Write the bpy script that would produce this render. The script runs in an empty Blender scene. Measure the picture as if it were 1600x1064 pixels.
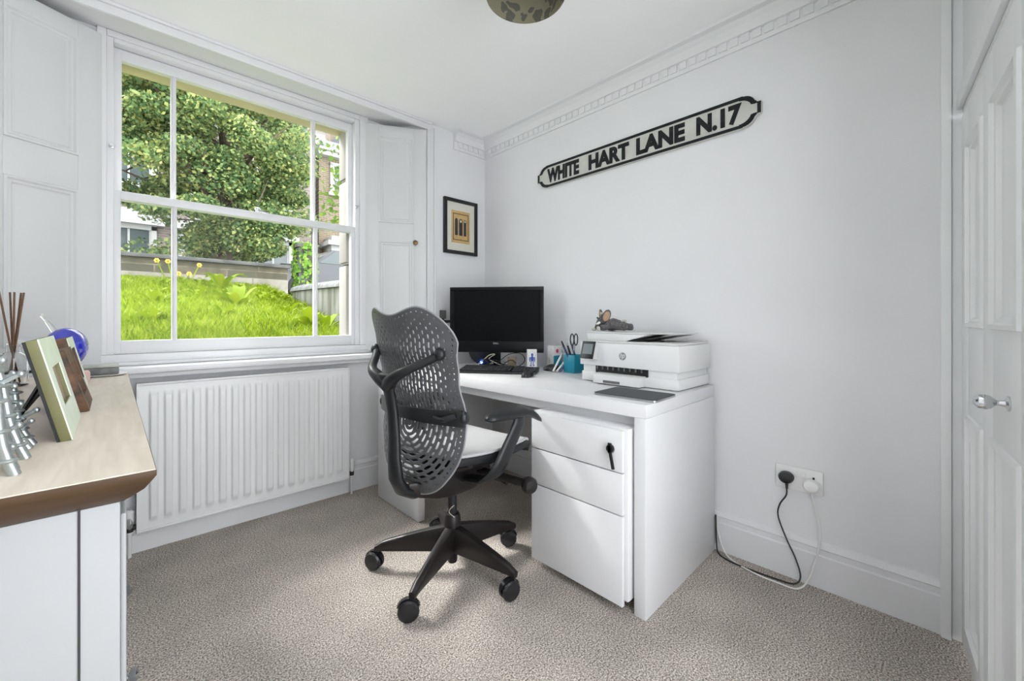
import bpy, bmesh, math, random
from mathutils import Vector, Matrix
R = math.radians
random.seed(7)
sc = bpy.context.scene
C = bpy.data.collections.new('scene'); sc.collection.children.link(C)

# ------------------------------------------------------------ camera
cam = bpy.data.cameras.new('camera'); camo = bpy.data.objects.new('camera', cam); C.objects.link(camo)
cam.sensor_width = 36.0; cam.lens = 657/1600*36.0
cam.shift_y = -32/1600; cam.clip_start = 0.02; cam.clip_end = 300
camo.location = (0, 0, 1.09); camo.rotation_euler = (R(90), 0, -R(43.57))
sc.camera = camo
# ------------------------------------------------------------ light
sc.view_settings.view_transform = 'Standard'; sc.view_settings.look = 'None'
sc.view_settings.exposure = 1.03; sc.view_settings.gamma = 1.0
w = bpy.data.worlds.new('overcast_sky'); sc.world = w; w.use_nodes = True
bg = w.node_tree.nodes['Background']; bg.inputs[0].default_value = (0.93, 0.965, 1.0, 1); bg.inputs[1].default_value = 2.75
sun = bpy.data.lights.new('sun', 'SUN'); suno = bpy.data.objects.new('sun', sun); C.objects.link(suno)
sun.energy = 3.8; sun.angle = R(18); sun.color = (1.0, 0.985, 0.96)
SD = Vector((0.42, -0.80, -0.95)).normalized()       # direction of travel
suno.rotation_euler = SD.to_track_quat('-Z', 'Y').to_euler(); suno.location = (-3, 9, 9)

# ------------------------------------------------------------ materials
def nt(name):
    m = bpy.data.materials.new(name); m.use_nodes = True
    n = m.node_tree; return m, n, n.nodes['Principled BSDF']
def mat(name, col, rough=0.5, metal=0.0, spec=0.5, var=0.0, vscale=8, bump=0.0, bscale=60, coat=0.0, alt=None, detail=4, stretch=None, blo=.35, bhi=.65, bdist=.002):
    m, n, b = nt(name)
    b.inputs['Base Color'].default_value = (*col, 1); b.inputs['Roughness'].default_value = rough
    b.inputs['Metallic'].default_value = metal; b.inputs['Specular IOR Level'].default_value = spec
    b.inputs['Coat Weight'].default_value = coat
    tc = n.nodes.new('ShaderNodeTexCoord'); mp = n.nodes.new('ShaderNodeMapping')
    n.links.new(tc.outputs['Object'], mp.inputs[0])
    if stretch: mp.inputs['Scale'].default_value = stretch
    if var or alt:
        t = n.nodes.new('ShaderNodeTexNoise'); t.inputs['Scale'].default_value = vscale; t.inputs['Detail'].default_value = detail
        n.links.new(mp.outputs[0], t.inputs['Vector'])
        r = n.nodes.new('ShaderNodeValToRGB'); r.color_ramp.elements[0].position = blo; r.color_ramp.elements[1].position = bhi
        c2 = alt if alt else tuple(min(1, c*(1+var)) for c in col); c1 = col if alt else tuple(c*(1-var) for c in col)
        r.color_ramp.elements[0].color = (*c1, 1); r.color_ramp.elements[1].color = (*c2, 1)
        n.links.new(t.outputs[0], r.inputs[0]); n.links.new(r.outputs[0], b.inputs['Base Color'])
    if bump:
        t2 = n.nodes.new('ShaderNodeTexNoise'); t2.inputs['Scale'].default_value = bscale; t2.inputs['Detail'].default_value = 3
        n.links.new(mp.outputs[0], t2.inputs['Vector'])
        bp = n.nodes.new('ShaderNodeBump'); bp.inputs['Strength'].default_value = bump; bp.inputs['Distance'].default_value = bdist
        n.links.new(t2.outputs[0], bp.inputs['Height']); n.links.new(bp.outputs[0], b.inputs['Normal'])
    return m
M = {}
M['wall'] = mat('white_wall_paint', (.76, .76, .77), .6, spec=.3, var=.012, vscale=3, bump=.08, bscale=90)
M['wallgrey'] = mat('white_wall_paint_recess', (.76, .76, .77), .6, spec=.3, var=.012, vscale=3, bump=.1, bscale=90)
M['ceil'] = mat('ceiling_paint', (.93, .93, .93), .7, spec=.2, var=.01, vscale=2)
M['shutter'] = mat('white_shutter_paint', (.655, .66, .66), .4, spec=.4, var=.01, vscale=4)
M['trim'] = mat('white_gloss_trim', (.74, .74, .75), .32, spec=.5, var=.012, vscale=5)
M['door'] = mat('white_satin_door', (.82, .83, .83), .35, spec=.5, var=.01, vscale=4)
M['desk'] = mat('white_laminate', (.69, .69, .70), .35, spec=.4, var=.008, vscale=5)
M['rad'] = mat('white_enamel', (.76, .76, .76), .3, spec=.5, var=.008, vscale=4)
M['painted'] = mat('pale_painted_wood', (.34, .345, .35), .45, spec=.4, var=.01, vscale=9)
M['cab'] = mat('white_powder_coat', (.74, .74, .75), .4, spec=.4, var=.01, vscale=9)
M['gap'] = mat('dark_gap', (.03, .03, .03), .8)
M['gapgrey'] = mat('grey_groove', (.16, .165, .17), .7)
M['black'] = mat('black_plastic', (.012, .013, .014), .35)
M['blackmatt'] = mat('matt_black_plastic', (.018, .018, .02), .55, bump=.15, bscale=400)
M['key'] = mat('black_keys', (.02, .021, .024), .45)
M['screen'] = mat('black_screen', (.0025, .003, .0035), .4, spec=.12)
M['bezel'] = mat('black_bezel', (.0035, .004, .005), .35, spec=.2)
M['chairdark'] = mat('graphite_chair_frame', (.010, .0115, .0135), .36, spec=.45, var=.06, vscale=20, bump=.1, bscale=500)
M['chairbase'] = mat('dark_brown_graphite_base', (.012, .009, .009), .38, spec=.4, bump=.1, bscale=400)
M['chairback'] = mat('grey_polymer_back', (.080, .082, .086), .45, spec=.5, var=.03, vscale=20)
M['chairrim'] = mat('light_grey_rim', (.26, .26, .27), .35)
M['seat'] = mat('pale_grey_seat_mesh', (.46, .46, .47), .75, var=.04, vscale=160, bump=.3, bscale=500)
M['wheel'] = mat('black_caster', (.012, .012, .014), .25)
M['silver'] = mat('brushed_silver', (.55, .56, .57), .3, metal=1)
M['chrome'] = mat('polished_chrome', (.62, .63, .64), .1, metal=1)
M['pewter'] = mat('silver_grey_metal', (.42, .46, .46), .32, metal=.85, var=.12, vscale=30)
M['brass'] = mat('dull_brass', (.14, .09, .04), .35, metal=.9)
M['white'] = mat('white_plastic', (.82, .82, .81), .35)
M['printer'] = mat('white_printer_plastic', (.72, .72, .72), .42, var=.008, vscale=8)
M['printerlid'] = mat('pale_grey_printer_lid', (.62, .62, .61), .45, var=.01, vscale=8)
M['greyplastic'] = mat('grey_plastic', (.12, .12, .12), .5)
M['logogrey'] = mat('logo_grey', (.22, .23, .24), .4)
M['lcd'] = mat('grey_display', (.16, .19, .20), .2)
M['cover'] = mat('charcoal_tablet_cover', (.06, .065, .07), .7, bump=.2, bscale=300)
M['signwhite'] = mat('aged_cream_paint', (.60, .60, .56), .45, alt=(.52, .52, .48), vscale=14, bump=.25, bscale=60)
M['signblack'] = mat('worn_black_paint', (.005, .006, .008), .5, spec=.25, alt=(.014, .016, .018), vscale=30)
M['frameblack'] = mat('black_picture_frame', (.006, .006, .007), .35)
M['mount'] = mat('cream_mount_board', (.66, .65, .57), .8)
M['gold'] = mat('ochre_print', (.50, .33, .13), .7, alt=(.58, .40, .18), vscale=30)
M['brownink'] = mat('brown_ink', (.10, .06, .02), .7)
M['ink'] = mat('dark_ink', (.03, .035, .04), .7)
M['teal'] = mat('teal_plastic', (.0, .24, .36), .35)
M['bluepen'] = mat('navy_pen', (.02, .05, .16), .35)
M['pink'] = mat('pink_plastic', (.75, .05, .16), .4)
M['speckle'] = mat('white_card_with_grey_specks', (.30, .30, .31), .7, alt=(.62, .61, .60), vscale=70, blo=.36, bhi=.40)
M['card'] = mat('white_card', (.80, .80, .78), .7)
M['cardshade'] = mat('pale_grey_card', (.45, .46, .48), .7)
M['blueink'] = mat('blue_ink', (.05, .09, .42), .6)
M['cable'] = mat('black_cable', (.010, .010, .011), .4)
M['cablewhite'] = mat('white_cable', (.74, .73, .70), .45)
M['cablebeige'] = mat('beige_cable', (.42, .39, .32), .5)
M['brownbox'] = mat('brown_card', (.16, .12, .08), .8, alt=(.25, .2, .13), vscale=40)
M['plush'] = mat('grey_plush', (.075, .07, .072), .95, alt=(.17, .165, .17), vscale=120, bump=.8, bscale=260, bdist=.004)
M['plushtan'] = mat('tan_plush', (.40, .27, .18), .95, var=.1, vscale=90, bump=.5, bscale=240)
M['plushpale'] = mat('pale_plush', (.52, .52, .46), .95, var=.1, vscale=90, bump=.5, bscale=240)
M['pipe'] = mat('white_pipe', (.75, .75, .74), .4)
M['slate'] = mat('grey_slate', (.16, .165, .16), .7, var=.25, vscale=30, bump=.3, bscale=80)
M['paleslate'] = mat('pale_marble', (.42, .43, .39), .5, var=.1, vscale=20)
M['olive'] = mat('olive_frame_side', (.17, .165, .07), .55, var=.08, vscale=20)
M['mint'] = mat('pale_mint_frame', (.72, .80, .66), .4, var=.04, vscale=20)
M['rust'] = mat('rusty_brown_frame', (.035, .02, .009), .6, alt=(.16, .07, .03), vscale=35)
M['tanpic'] = mat('tan_photo', (.32, .22, .13), .4, var=.2, vscale=25)
M['reed'] = mat('brown_reed', (.16, .085, .045), .7, var=.15, vscale=60)
M['pinkcer'] = mat('pale_pink_ceramic', (.66, .46, .42), .4)
M['cobalt'] = mat('cobalt_glass', (.01, .015, .32), .06, spec=.8, alt=(.02, .03, .5), vscale=20, coat=1)
M['coral'] = mat('coral_glass', (.55, .12, .09), .1)

def wood(name, c1, c2, scale, rough=.45):
    m, n, b = nt(name)
    tc = n.nodes.new('ShaderNodeTexCoord'); mp = n.nodes.new('ShaderNodeMapping'); mp.inputs['Scale'].default_value = scale
    n.links.new(tc.outputs['Object'], mp.inputs[0])
    t = n.nodes.new('ShaderNodeTexNoise'); t.inputs['Scale'].default_value = 6; t.inputs['Detail'].default_value = 6; t.inputs['Distortion'].default_value = .6
    n.links.new(mp.outputs[0], t.inputs['Vector'])
    r = n.nodes.new('ShaderNodeValToRGB'); r.color_ramp.elements[0].position = .3; r.color_ramp.elements[1].position = .7
    r.color_ramp.elements[0].color = (*c1, 1); r.color_ramp.elements[1].color = (*c2, 1)
    n.links.new(t.outputs[0], r.inputs[0]); n.links.new(r.outputs[0], b.inputs['Base Color'])
    b.inputs['Roughness'].default_value = rough
    return m
M['oak'] = wood('waxed_oak', (.60, .52, .43), (.72, .645, .55), (8, .9, 8), .4)
M['oakedge'] = wood('oak_edge', (.045, .022, .008), (.075, .038, .014), (1.5, 1.5, 14), .45)

# carpet
def carpet():
    m, n, b = nt('taupe_twist_carpet'); L = n.links.new
    tc = n.nodes.new('ShaderNodeTexCoord')
    a = n.nodes.new('ShaderNodeTexNoise'); a.inputs['Scale'].default_value = 190; a.inputs['Detail'].default_value = 3; a.inputs['Roughness'].default_value = .75
    L(tc.outputs['Object'], a.inputs['Vector'])
    r = n.nodes.new('ShaderNodeValToRGB'); e = r.color_ramp.elements
    e[0].position = .38; e[0].color = (.13, .108, .09, 1); e[1].position = .62; e[1].color = (.86, .80, .73, 1)
    k = r.color_ramp.elements.new(.5); k.color = (.45, .40, .355, 1)
    L(a.outputs[0], r.inputs[0])
    g = n.nodes.new('ShaderNodeTexNoise'); g.inputs['Scale'].default_value = 5; g.inputs['Detail'].default_value = 2
    L(tc.outputs['Object'], g.inputs['Vector'])
    mr = n.nodes.new('ShaderNodeMapRange'); mr.inputs[1].default_value = .3; mr.inputs[2].default_value = .7; mr.inputs[3].default_value = .9; mr.inputs[4].default_value = 1.1
    L(g.outputs[0], mr.inputs[0])
    mx = n.nodes.new('ShaderNodeVectorMath'); mx.operation = 'SCALE'; L(r.outputs[0], mx.inputs[0]); L(mr.outputs[0], mx.inputs['Scale'])
    L(mx.outputs[0], b.inputs['Base Color']); b.inputs['Roughness'].default_value = .95; b.inputs['Specular IOR Level'].default_value = .1
    bp = n.nodes.new('ShaderNodeBump'); bp.inputs['Strength'].default_value = .9; bp.inputs['Distance'].default_value = .006
    L(a.outputs[0], bp.inputs['Height']); L(bp.outputs[0], b.inputs['Normal'])
    return m
M['carpet'] = carpet()

def brick(name, c1, c2, mortar, scale, bw=.5, rh=.25, msize=.02, ax='XZ', rough=.85, stain=None):
    m, n, b = nt(name); L = n.links.new
    tc = n.nodes.new('ShaderNodeTexCoord'); sp = n.nodes.new('ShaderNodeSeparateXYZ'); cb = n.nodes.new('ShaderNodeCombineXYZ')
    L(tc.outputs['Object'], sp.inputs[0]); L(sp.outputs[ax[0]], cb.inputs[0]); L(sp.outputs[ax[1]], cb.inputs[1])
    t = n.nodes.new('ShaderNodeTexBrick'); t.inputs['Scale'].default_value = scale; t.inputs['Brick Width'].default_value = bw
    t.inputs['Row Height'].default_value = rh; t.inputs['Mortar Size'].default_value = msize; t.inputs['Bias'].default_value = 0
    t.inputs['Color1'].default_value = (*c1, 1); t.inputs['Color2'].default_value = (*c2, 1); t.inputs['Mortar'].default_value = (*mortar, 1)
    L(cb.outputs[0], t.inputs['Vector']); out = t.outputs[0]
    if stain:
        z = n.nodes.new('ShaderNodeTexNoise'); z.inputs['Scale'].default_value = 3.5; z.inputs['Detail'].default_value = 8; z.inputs['Roughness'].default_value = .7
        L(tc.outputs['Object'], z.inputs['Vector'])
        rr = n.nodes.new('ShaderNodeValToRGB'); rr.color_ramp.elements[0].position = .42; rr.color_ramp.elements[1].position = .62; L(z.outputs[0], rr.inputs[0])
        mx = n.nodes.new('ShaderNodeMixRGB'); L(rr.outputs[0], mx.inputs[0]); L(out, mx.inputs[1]); mx.inputs[2].default_value = (*stain, 1); out = mx.outputs[0]
    L(out, b.inputs['Base Color']); b.inputs['Roughness'].default_value = rough
    return m
M['housebrick'] = brick('yellow_stock_brick', (.22, .16, .09), (.15, .11, .07), (.25, .23, .19), 1, .23, .075, .012)
M['pinkbrick'] = brick('pinkish_stock_brick', (.20, .155, .13), (.155, .12, .10), (.24, .22, .20), 1, .23, .075, .012)
M['stone'] = brick('weathered_stone_blocks', (.12, .10, .065), (.065, .06, .04), (.20, .17, .12), 1, 1.0, .4, .008, stain=(.05, .05, .03))
M['stonelow'] = brick('pale_stone_blocks', (.27, .25, .21), (.23, .215, .18), (.17, .155, .13), 1, .95, .5, .012, stain=(.17, .16, .12))
M['coping'] = mat('dark_stone_coping', (.075, .075, .07), .8, var=.3, vscale=6, bump=.3, bscale=20, bdist=.02)
M['render'] = mat('streaked_grey_render', (.30, .30, .27), .85, alt=(.13, .13, .095), vscale=2.5, detail=8, stretch=(3, 3, .5), bump=.3, bscale=14, bdist=.02)
M['rendercap'] = mat('grey_rounded_coping', (.19, .19, .185), .85, var=.3, vscale=9, bump=.4, bscale=20, bdist=.02)
M['stucco'] = mat('cream_stucco', (.33, .315, .29), .8, var=.04, vscale=3)
M['soffit'] = mat('buff_painted_soffit', (.50, .44, .28), .8, var=.04, vscale=4)
M['extwhite'] = mat('white_painted_stone', (.40, .40, .38), .6, var=.04, vscale=3)
M['roofslate'] = mat('roof_slate', (.10, .10, .11), .7, var=.15, vscale=5)
M['windowdark'] = mat('dark_window_glass', (.07, .09, .09), .1, spec=.8)
M['doorblack'] = mat('black_painted_door', (.02, .022, .026), .3)
M['bark'] = mat('tree_bark', (.10, .075, .05), .9, var=.3, vscale=10, bump=.6, bscale=20, bdist=.02)
M['soil'] = mat('dark_soil', (.14, .17, .03), .95, alt=(.20, .25, .04), vscale=6)
M['asphalt'] = mat('asphalt', (.14, .14, .14), .9, var=.1, vscale=10)
M['carpaint'] = mat('dark_car_paint', (.02, .022, .03), .15, coat=1)

def leafmat(name, cols, scale, trans=.35):
    m, n, b = nt(name); L = n.links.new
    g = n.nodes.new('ShaderNodeNewGeometry')
    wn = n.nodes.new('ShaderNodeTexNoise'); wn.inputs['Scale'].default_value = scale; wn.inputs['Detail'].default_value = 2; wn.inputs['Roughness'].default_value = .8
    L(g.outputs['Position'], wn.inputs['Vector'])
    isl = g.outputs['Random Per Island']
    mt = n.nodes.new('ShaderNodeMath'); mt.operation = 'MULTIPLY_ADD'; mt.inputs[1].default_value = .5; L(isl, mt.inputs[0])
    m2 = n.nodes.new('ShaderNodeMath'); m2.operation = 'MULTIPLY'; m2.inputs[1].default_value = .5; L(wn.outputs[0], m2.inputs[0]); L(m2.outputs[0], mt.inputs[2])
    r = n.nodes.new('ShaderNodeValToRGB'); e = r.color_ramp.elements
    e[0].position = .12; e[0].color = (*cols[0], 1); e[1].position = .88; e[1].color = (*cols[-1], 1)
    for i, c in enumerate(cols[1:-1]):
        k = e.new(.12 + .76*(i+1)/(len(cols)-1)); k.color = (*c, 1)
    L(mt.outputs[0], r.inputs[0]); L(r.outputs[0], b.inputs['Base Color']); b.inputs['Roughness'].default_value = .6; b.inputs['Specular IOR Level'].default_value = .15
    tr = n.nodes.new('ShaderNodeBsdfTranslucent'); L(r.outputs[0], tr.inputs[0])
    mx = n.nodes.new('ShaderNodeMixShader'); mx.inputs[0].default_value = trans
    L(b.outputs[0], mx.inputs[1]); L(tr.outputs[0], mx.inputs[2]); L(mx.outputs[0], n.nodes['Material Output'].inputs[0])
    return m
M['leaf'] = leafmat('tree_leaf', [(.045, .10, .04), (.10, .175, .07), (.19, .28, .11), (.40, .43, .15), (.56, .52, .23)], .55)
M['leafnear'] = leafmat('lime_leaf', [(.07, .14, .02), (.12, .20, .035), (.20, .25, .05)], 2)
M['grass'] = leafmat('grass_blade', [(.03, .07, .004), (.13, .21, .008), (.30, .40, .015), (.58, .58, .18)], 3)
M['weed'] = leafmat('weed_leaf', [(.10, .16, .006), (.18, .26, .010), (.29, .34, .02)], 4)
M['ivy'] = leafmat('ivy_leaf', [(.05, .13, .02), (.16, .32, .05), (.4, .5, .1)], 6)
M['yellowflower'] = mat('orange_petals', (.8, .42, .05), .6)

def glass(name, tint=(1, 1, 1), gl=.07):
    m, n, b = nt(name); L = n.links.new
    t = n.nodes.new('ShaderNodeBsdfTransparent'); t.inputs[0].default_value = (*tint, 1)
    g = n.nodes.new('ShaderNodeBsdfGlossy'); g.inputs['Roughness'].default_value = .02
    mx = n.nodes.new('ShaderNodeMixShader'); mx.inputs[0].default_value = gl
    L(t.outputs[0], mx.inputs[1]); L(g.outputs[0], mx.inputs[2]); L(mx.outputs[0], n.nodes['Material Output'].inputs[0])
    return m
M['pane'] = glass('window_pane', (.99, .995, .99), .004)
def realglass(name, col, rough=0.0):
    m, n, b = nt(name); b.inputs['Base Color'].default_value = (*col, 1); b.inputs['Transmission Weight'].default_value = 1
    b.inputs['Roughness'].default_value = rough; b.inputs['IOR'].default_value = 1.45; return m
M['clearglass'] = realglass('clear_glass', (.97, .98, .98))
def emis(name, col, s):
    m, n, b = nt(name); b.inputs['Base Color'].default_value = (*col, 1); b.inputs['Emission Color'].default_value = (*col, 1); b.inputs['Emission Strength'].default_value = s; return m
M['led'] = emis('blue_led', (.08, .18, 1), 14)
# lampshade with plant pattern
def shade():
    m, n, b = nt('patterned_khaki_fabric'); L = n.links.new
    tc = n.nodes.new('ShaderNodeTexCoord')
    v = n.nodes.new('ShaderNodeTexVoronoi'); v.inputs['Scale'].default_value = 24; v.inputs['Randomness'].default_value = .8
    w_ = n.nodes.new('ShaderNodeTexNoise'); w_.inputs['Scale'].default_value = 16
    L(tc.outputs['Object'], w_.inputs['Vector'])
    ad = n.nodes.new('ShaderNodeVectorMath'); ad.operation = 'MULTIPLY_ADD'; ad.inputs[1].default_value = (.09, .09, .09)
    L(w_.outputs[1], ad.inputs[0]); L(tc.outputs['Object'], ad.inputs[2]); L(ad.outputs[0], v.inputs['Vector'])
    r = n.nodes.new('ShaderNodeValToRGB'); r.color_ramp.interpolation = 'CONSTANT'; e = r.color_ramp.elements
    e[0].position = 0; e[0].color = (.08, .08, .06, 1); e[1].position = .42; e[1].color = (.19, .175, .115, 1)
    L(v.outputs['Distance'], r.inputs[0])
    L(r.outputs[0], b.inputs['Base Color']); b.inputs['Roughness'].default_value = .8
    return m
M['shade'] = shade()

# ------------------------------------------------------------ builders
class MB:
    def __init__(s): s.v = []; s.f = []; s.T = Matrix.Identity(4)
    def at(s, loc=(0, 0, 0), rz=0, rx=0, ry=0):
        s.T = Matrix.Translation(loc) @ Matrix.Rotation(rz, 4, 'Z') @ Matrix.Rotation(ry, 4, 'Y') @ Matrix.Rotation(rx, 4, 'X'); return s
    def raw(s, vs, fs):
        b = len(s.v); s.v += [tuple(s.T @ Vector(p)) for p in vs]; s.f += [tuple(i+b for i in f) for f in fs]; return s
    def box(s, x0, x1, y0, y1, z0, z1):
        x0, x1 = min(x0, x1), max(x0, x1); y0, y1 = min(y0, y1), max(y0, y1); z0, z1 = min(z0, z1), max(z0, z1)
        return s.raw([(x0, y0, z0), (x1, y0, z0), (x1, y1, z0), (x0, y1, z0), (x0, y0, z1), (x1, y0, z1), (x1, y1, z1), (x0, y1, z1)],
                     [(0, 3, 2, 1), (4, 5, 6, 7), (0, 1, 5, 4), (1, 2, 6, 5), (2, 3, 7, 6), (3, 0, 4, 7)])
    def hexa(s, b, t):   # bottom quad, top quad (ccw from above)
        return s.raw(list(b)+list(t), [(0, 3, 2, 1), (4, 5, 6, 7), (0, 1, 5, 4), (1, 2, 6, 5), (2, 3, 7, 6), (3, 0, 4, 7)])
    def prism(s, poly, d0, d1, ax='y'):
        n = len(poly)
        def P(a, b, d): return {'y': (a, d, b), 'z': (a, b, d), 'x': (d, a, b)}[ax]
        vs = [P(a, b, d0) for a, b in poly] + [P(a, b, d1) for a, b in poly]
        fs = [tuple(range(n)), tuple(range(2*n-1, n-1, -1))] + [(i, i+n, (i+1) % n+n, (i+1) % n) for i in range(n)]
        return s.raw(vs, fs)
    def tube(s, pts, r, seg=10, cap=True):
        pts = [Vector(p) for p in pts]; n = len(pts); rs = r if isinstance(r, (list, tuple)) else [r]*n
        vs = []; fs = []; up = None
        for i, p in enumerate(pts):
            d = (pts[min(i+1, n-1)] - pts[max(i-1, 0)]).normalized()
            if up is None:
                up = Vector((0, 0, 1)) if abs(d.z) < .9 else Vector((1, 0, 0))
            a = (up - d*up.dot(d)).normalized(); up = a; b = d.cross(a)
            for k in range(seg):
                t = 2*math.pi*k/seg; vs.append(p + (a*math.cos(t) + b*math.sin(t))*rs[i])
        for i in range(n-1):
            for k in range(seg): fs.append((i*seg+k, i*seg+(k+1) % seg, (i+1)*seg+(k+1) % seg, (i+1)*seg+k))
        if cap: fs.append(tuple(range(seg-1, -1, -1))); fs.append(tuple((n-1)*seg+k for k in range(seg)))
        return s.raw(vs, fs)
    def sweep(s, secs):   # list of closed rings with equal count
        n = len(secs[0]); vs = [p for q in secs for p in q]; fs = []
        for i in range(len(secs)-1):
            for k in range(n): fs.append((i*n+k, i*n+(k+1) % n, (i+1)*n+(k+1) % n, (i+1)*n+k))
        fs.append(tuple(range(n-1, -1, -1))); fs.append(tuple((len(secs)-1)*n+k for k in range(n)))
        return s.raw(vs, fs)
    def lathe(s, prof, seg=24, c=(0, 0, 0), ax='z', cap=True):
        vs = []; fs = []; n = len(prof)
        for r, h in prof:
            for k in range(seg):
                t = 2*math.pi*k/seg; a, b = r*math.cos(t), r*math.sin(t)
                vs.append({'z': (c[0]+a, c[1]+b, c[2]+h), 'y': (c[0]+a, c[1]+h, c[2]+b), 'x': (c[0]+h, c[1]+a, c[2]+b)}[ax])
        for i in range(n-1):
            for k in range(seg): fs.append((i*seg+k, i*seg+(k+1) % seg, (i+1)*seg+(k+1) % seg, (i+1)*seg+k))
        if cap: fs.append(tuple(range(seg-1, -1, -1))); fs.append(tuple((n-1)*seg+k for k in range(seg)))
        return s.raw(vs, fs)
    def ball(s, c, r, seg=20, rings=12, sc=(1, 1, 1)):
        vs = []; fs = []
        for i in range(rings+1):
            a = math.pi*i/rings
            for k in range(seg):
                t = 2*math.pi*k/seg
                vs.append((c[0]+r*sc[0]*math.sin(a)*math.cos(t), c[1]+r*sc[1]*math.sin(a)*math.sin(t), c[2]-r*sc[2]*math.cos(a)))
        for i in range(rings):
            for k in range(seg): fs.append((i*seg+k, i*seg+(k+1) % seg, (i+1)*seg+(k+1) % seg, (i+1)*seg+k))
        return s.raw(vs, fs)
    def mould(s, x0, x1, z0, z1, prof):
        """mitred picture-frame moulding in the xz plane; prof = [(inset, y)]"""
        rings = [[(x0+d, y, z0+d), (x1-d, y, z0+d), (x1-d, y, z1-d), (x0+d, y, z1-d)] for d, y in prof]
        vs = [p for q in rings for p in q]; fs = []
        for i in range(len(rings)-1):
            for k in range(4): fs.append((i*4+k, i*4+(k+1) % 4, (i+1)*4+(k+1) % 4, (i+1)*4+k))
        return s.raw(vs, fs)
    def build(s, name, m, parent=None, bev=0, smooth=True, ang=35, segs=2, fix=True):
        me = bpy.data.meshes.new(name); me.from_pydata(s.v, [], s.f); me.update()
        bm = bmesh.new(); bm.from_mesh(me)
        if fix:
            bmesh.ops.recalc_face_normals(bm, faces=bm.faces)
        if bev:
            ed = [e for e in bm.edges if len(e.link_faces) == 2 and e.calc_face_angle(0) > R(30)]
            if ed: bmesh.ops.bevel(bm, geom=ed, offset=bev, segments=segs, affect='EDGES', profile=.5, clamp_overlap=True)
        bm.to_mesh(me); bm.free()
        if smooth:
            me.polygons.foreach_set('use_smooth', [True]*len(me.polygons)); me.set_sharp_from_angle(angle=R(ang))
        me.materials.append(M[m] if isinstance(m, str) else m)
        o = bpy.data.objects.new(name, me); C.objects.link(o)
        if parent: o.parent = parent
        return o
def mb(): return MB()
def tag(o, label, cat, group=None, kind=None):
    if label: o['label'] = label
    if cat: o['category'] = cat
    if group: o['group'] = group
    if kind: o['kind'] = kind
    return o
def thing(name, label, cat, loc=(0, 0, 0), rz=0, group=None, rx=0, ry=0):
    o = bpy.data.objects.new(name, None); C.objects.link(o); o.location = loc; o.rotation_euler = (rx, ry, rz)
    o.empty_display_size = .05
    return tag(o, label, cat, group)
def struct(o, label=None):
    o['kind'] = 'structure'
    if label: o['label'] = label
    return o
def plabel(o, l): o['label'] = l; return o
def dup(src, loc, rz, label=None):
    r = src.copy(); C.objects.link(r); r.location = loc; r.rotation_euler = (0, 0, rz)
    if label: r['label'] = label
    for ch in list(src.children):
        c = ch.copy(); C.objects.link(c); c.parent = r
        for g in list(ch.children):
            d = g.copy(); C.objects.link(d); d.parent = c
    return r
def text(name, s, m, parent, x0, x1, z0, z1, y, ext=.0015, bold=0.0):
    """flat lettering on a -y facing surface, fitted to x0..x1, z0..z1"""
    cu = bpy.data.curves.new(name, 'FONT'); cu.body = s; cu.size = 1; cu.extrude = .01; cu.offset = bold; cu.resolution_u = 4
    t = bpy.data.objects.new('tmp', cu); C.objects.link(t)
    dg = bpy.context.evaluated_depsgraph_get(); me = bpy.data.meshes.new_from_object(t.evaluated_get(dg))
    bpy.data.objects.remove(t)
    xs = [v.co.x for v in me.vertices]; ys = [v.co.y for v in me.vertices]
    a, b, c, d = min(xs), max(xs), min(ys), max(ys)
    for v in me.vertices:
        px = x0 + (v.co.x-a)/(b-a)*(x1-x0); pz = z0 + (v.co.y-c)/(d-c)*(z1-z0)
        v.co = (px, y - ext*(v.co.z/.01), pz)
    me.materials.clear(); me.materials.append(M[m])
    me.name = name
    o = bpy.data.objects.new(name, me); C.objects.link(o); o.parent = parent
    return o
def smoothpts(pts, n=8):
    """catmull-rom"""
    P = [Vector(p) for p in pts]; P = [P[0]*2-P[1]] + P + [P[-1]*2-P[-2]]; out = []
    for i in range(1, len(P)-2):
        for k in range(n):
            t = k/n; a, b, c, d = P[i-1], P[i], P[i+1], P[i+2]
            out.append(.5*((2*b)+(c-a)*t+(2*a-5*b+4*c-d)*t*t+(3*b-a-3*c+d)*t*t*t))
    out.append(P[-2]); return out

# ============================================================ ROOM
XR, YW, H = 2.10, 2.515, 2.455         # right wall, pier face, ceiling
XL = -.50
o = mb().box(XL-.02, 2.22, -.9, 2.68, -.05, 0).build('floor', 'carpet', smooth=False); struct(o, 'taupe twist pile carpet')
o = mb().box(XL-.1, 2.25, -.9, 2.53, H, H+.08).build('ceiling', 'ceil', smooth=False); struct(o)
o = mb().box(XR, XR+.12, .03, 2.9, 0, H).build('wall_right', 'wall', smooth=False); struct(o)
o = mb().box(XL-.1, XL, -.9, 2.9, 0, H).build('wall_left', 'wall', smooth=False); struct(o)
o = mb().box(XL-.1, .02, -.62, -.55, 0, H).build('back_light_block', 'wall', smooth=False); struct(o)  # unseen stub added to keep light from behind off the sideboard end
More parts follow.
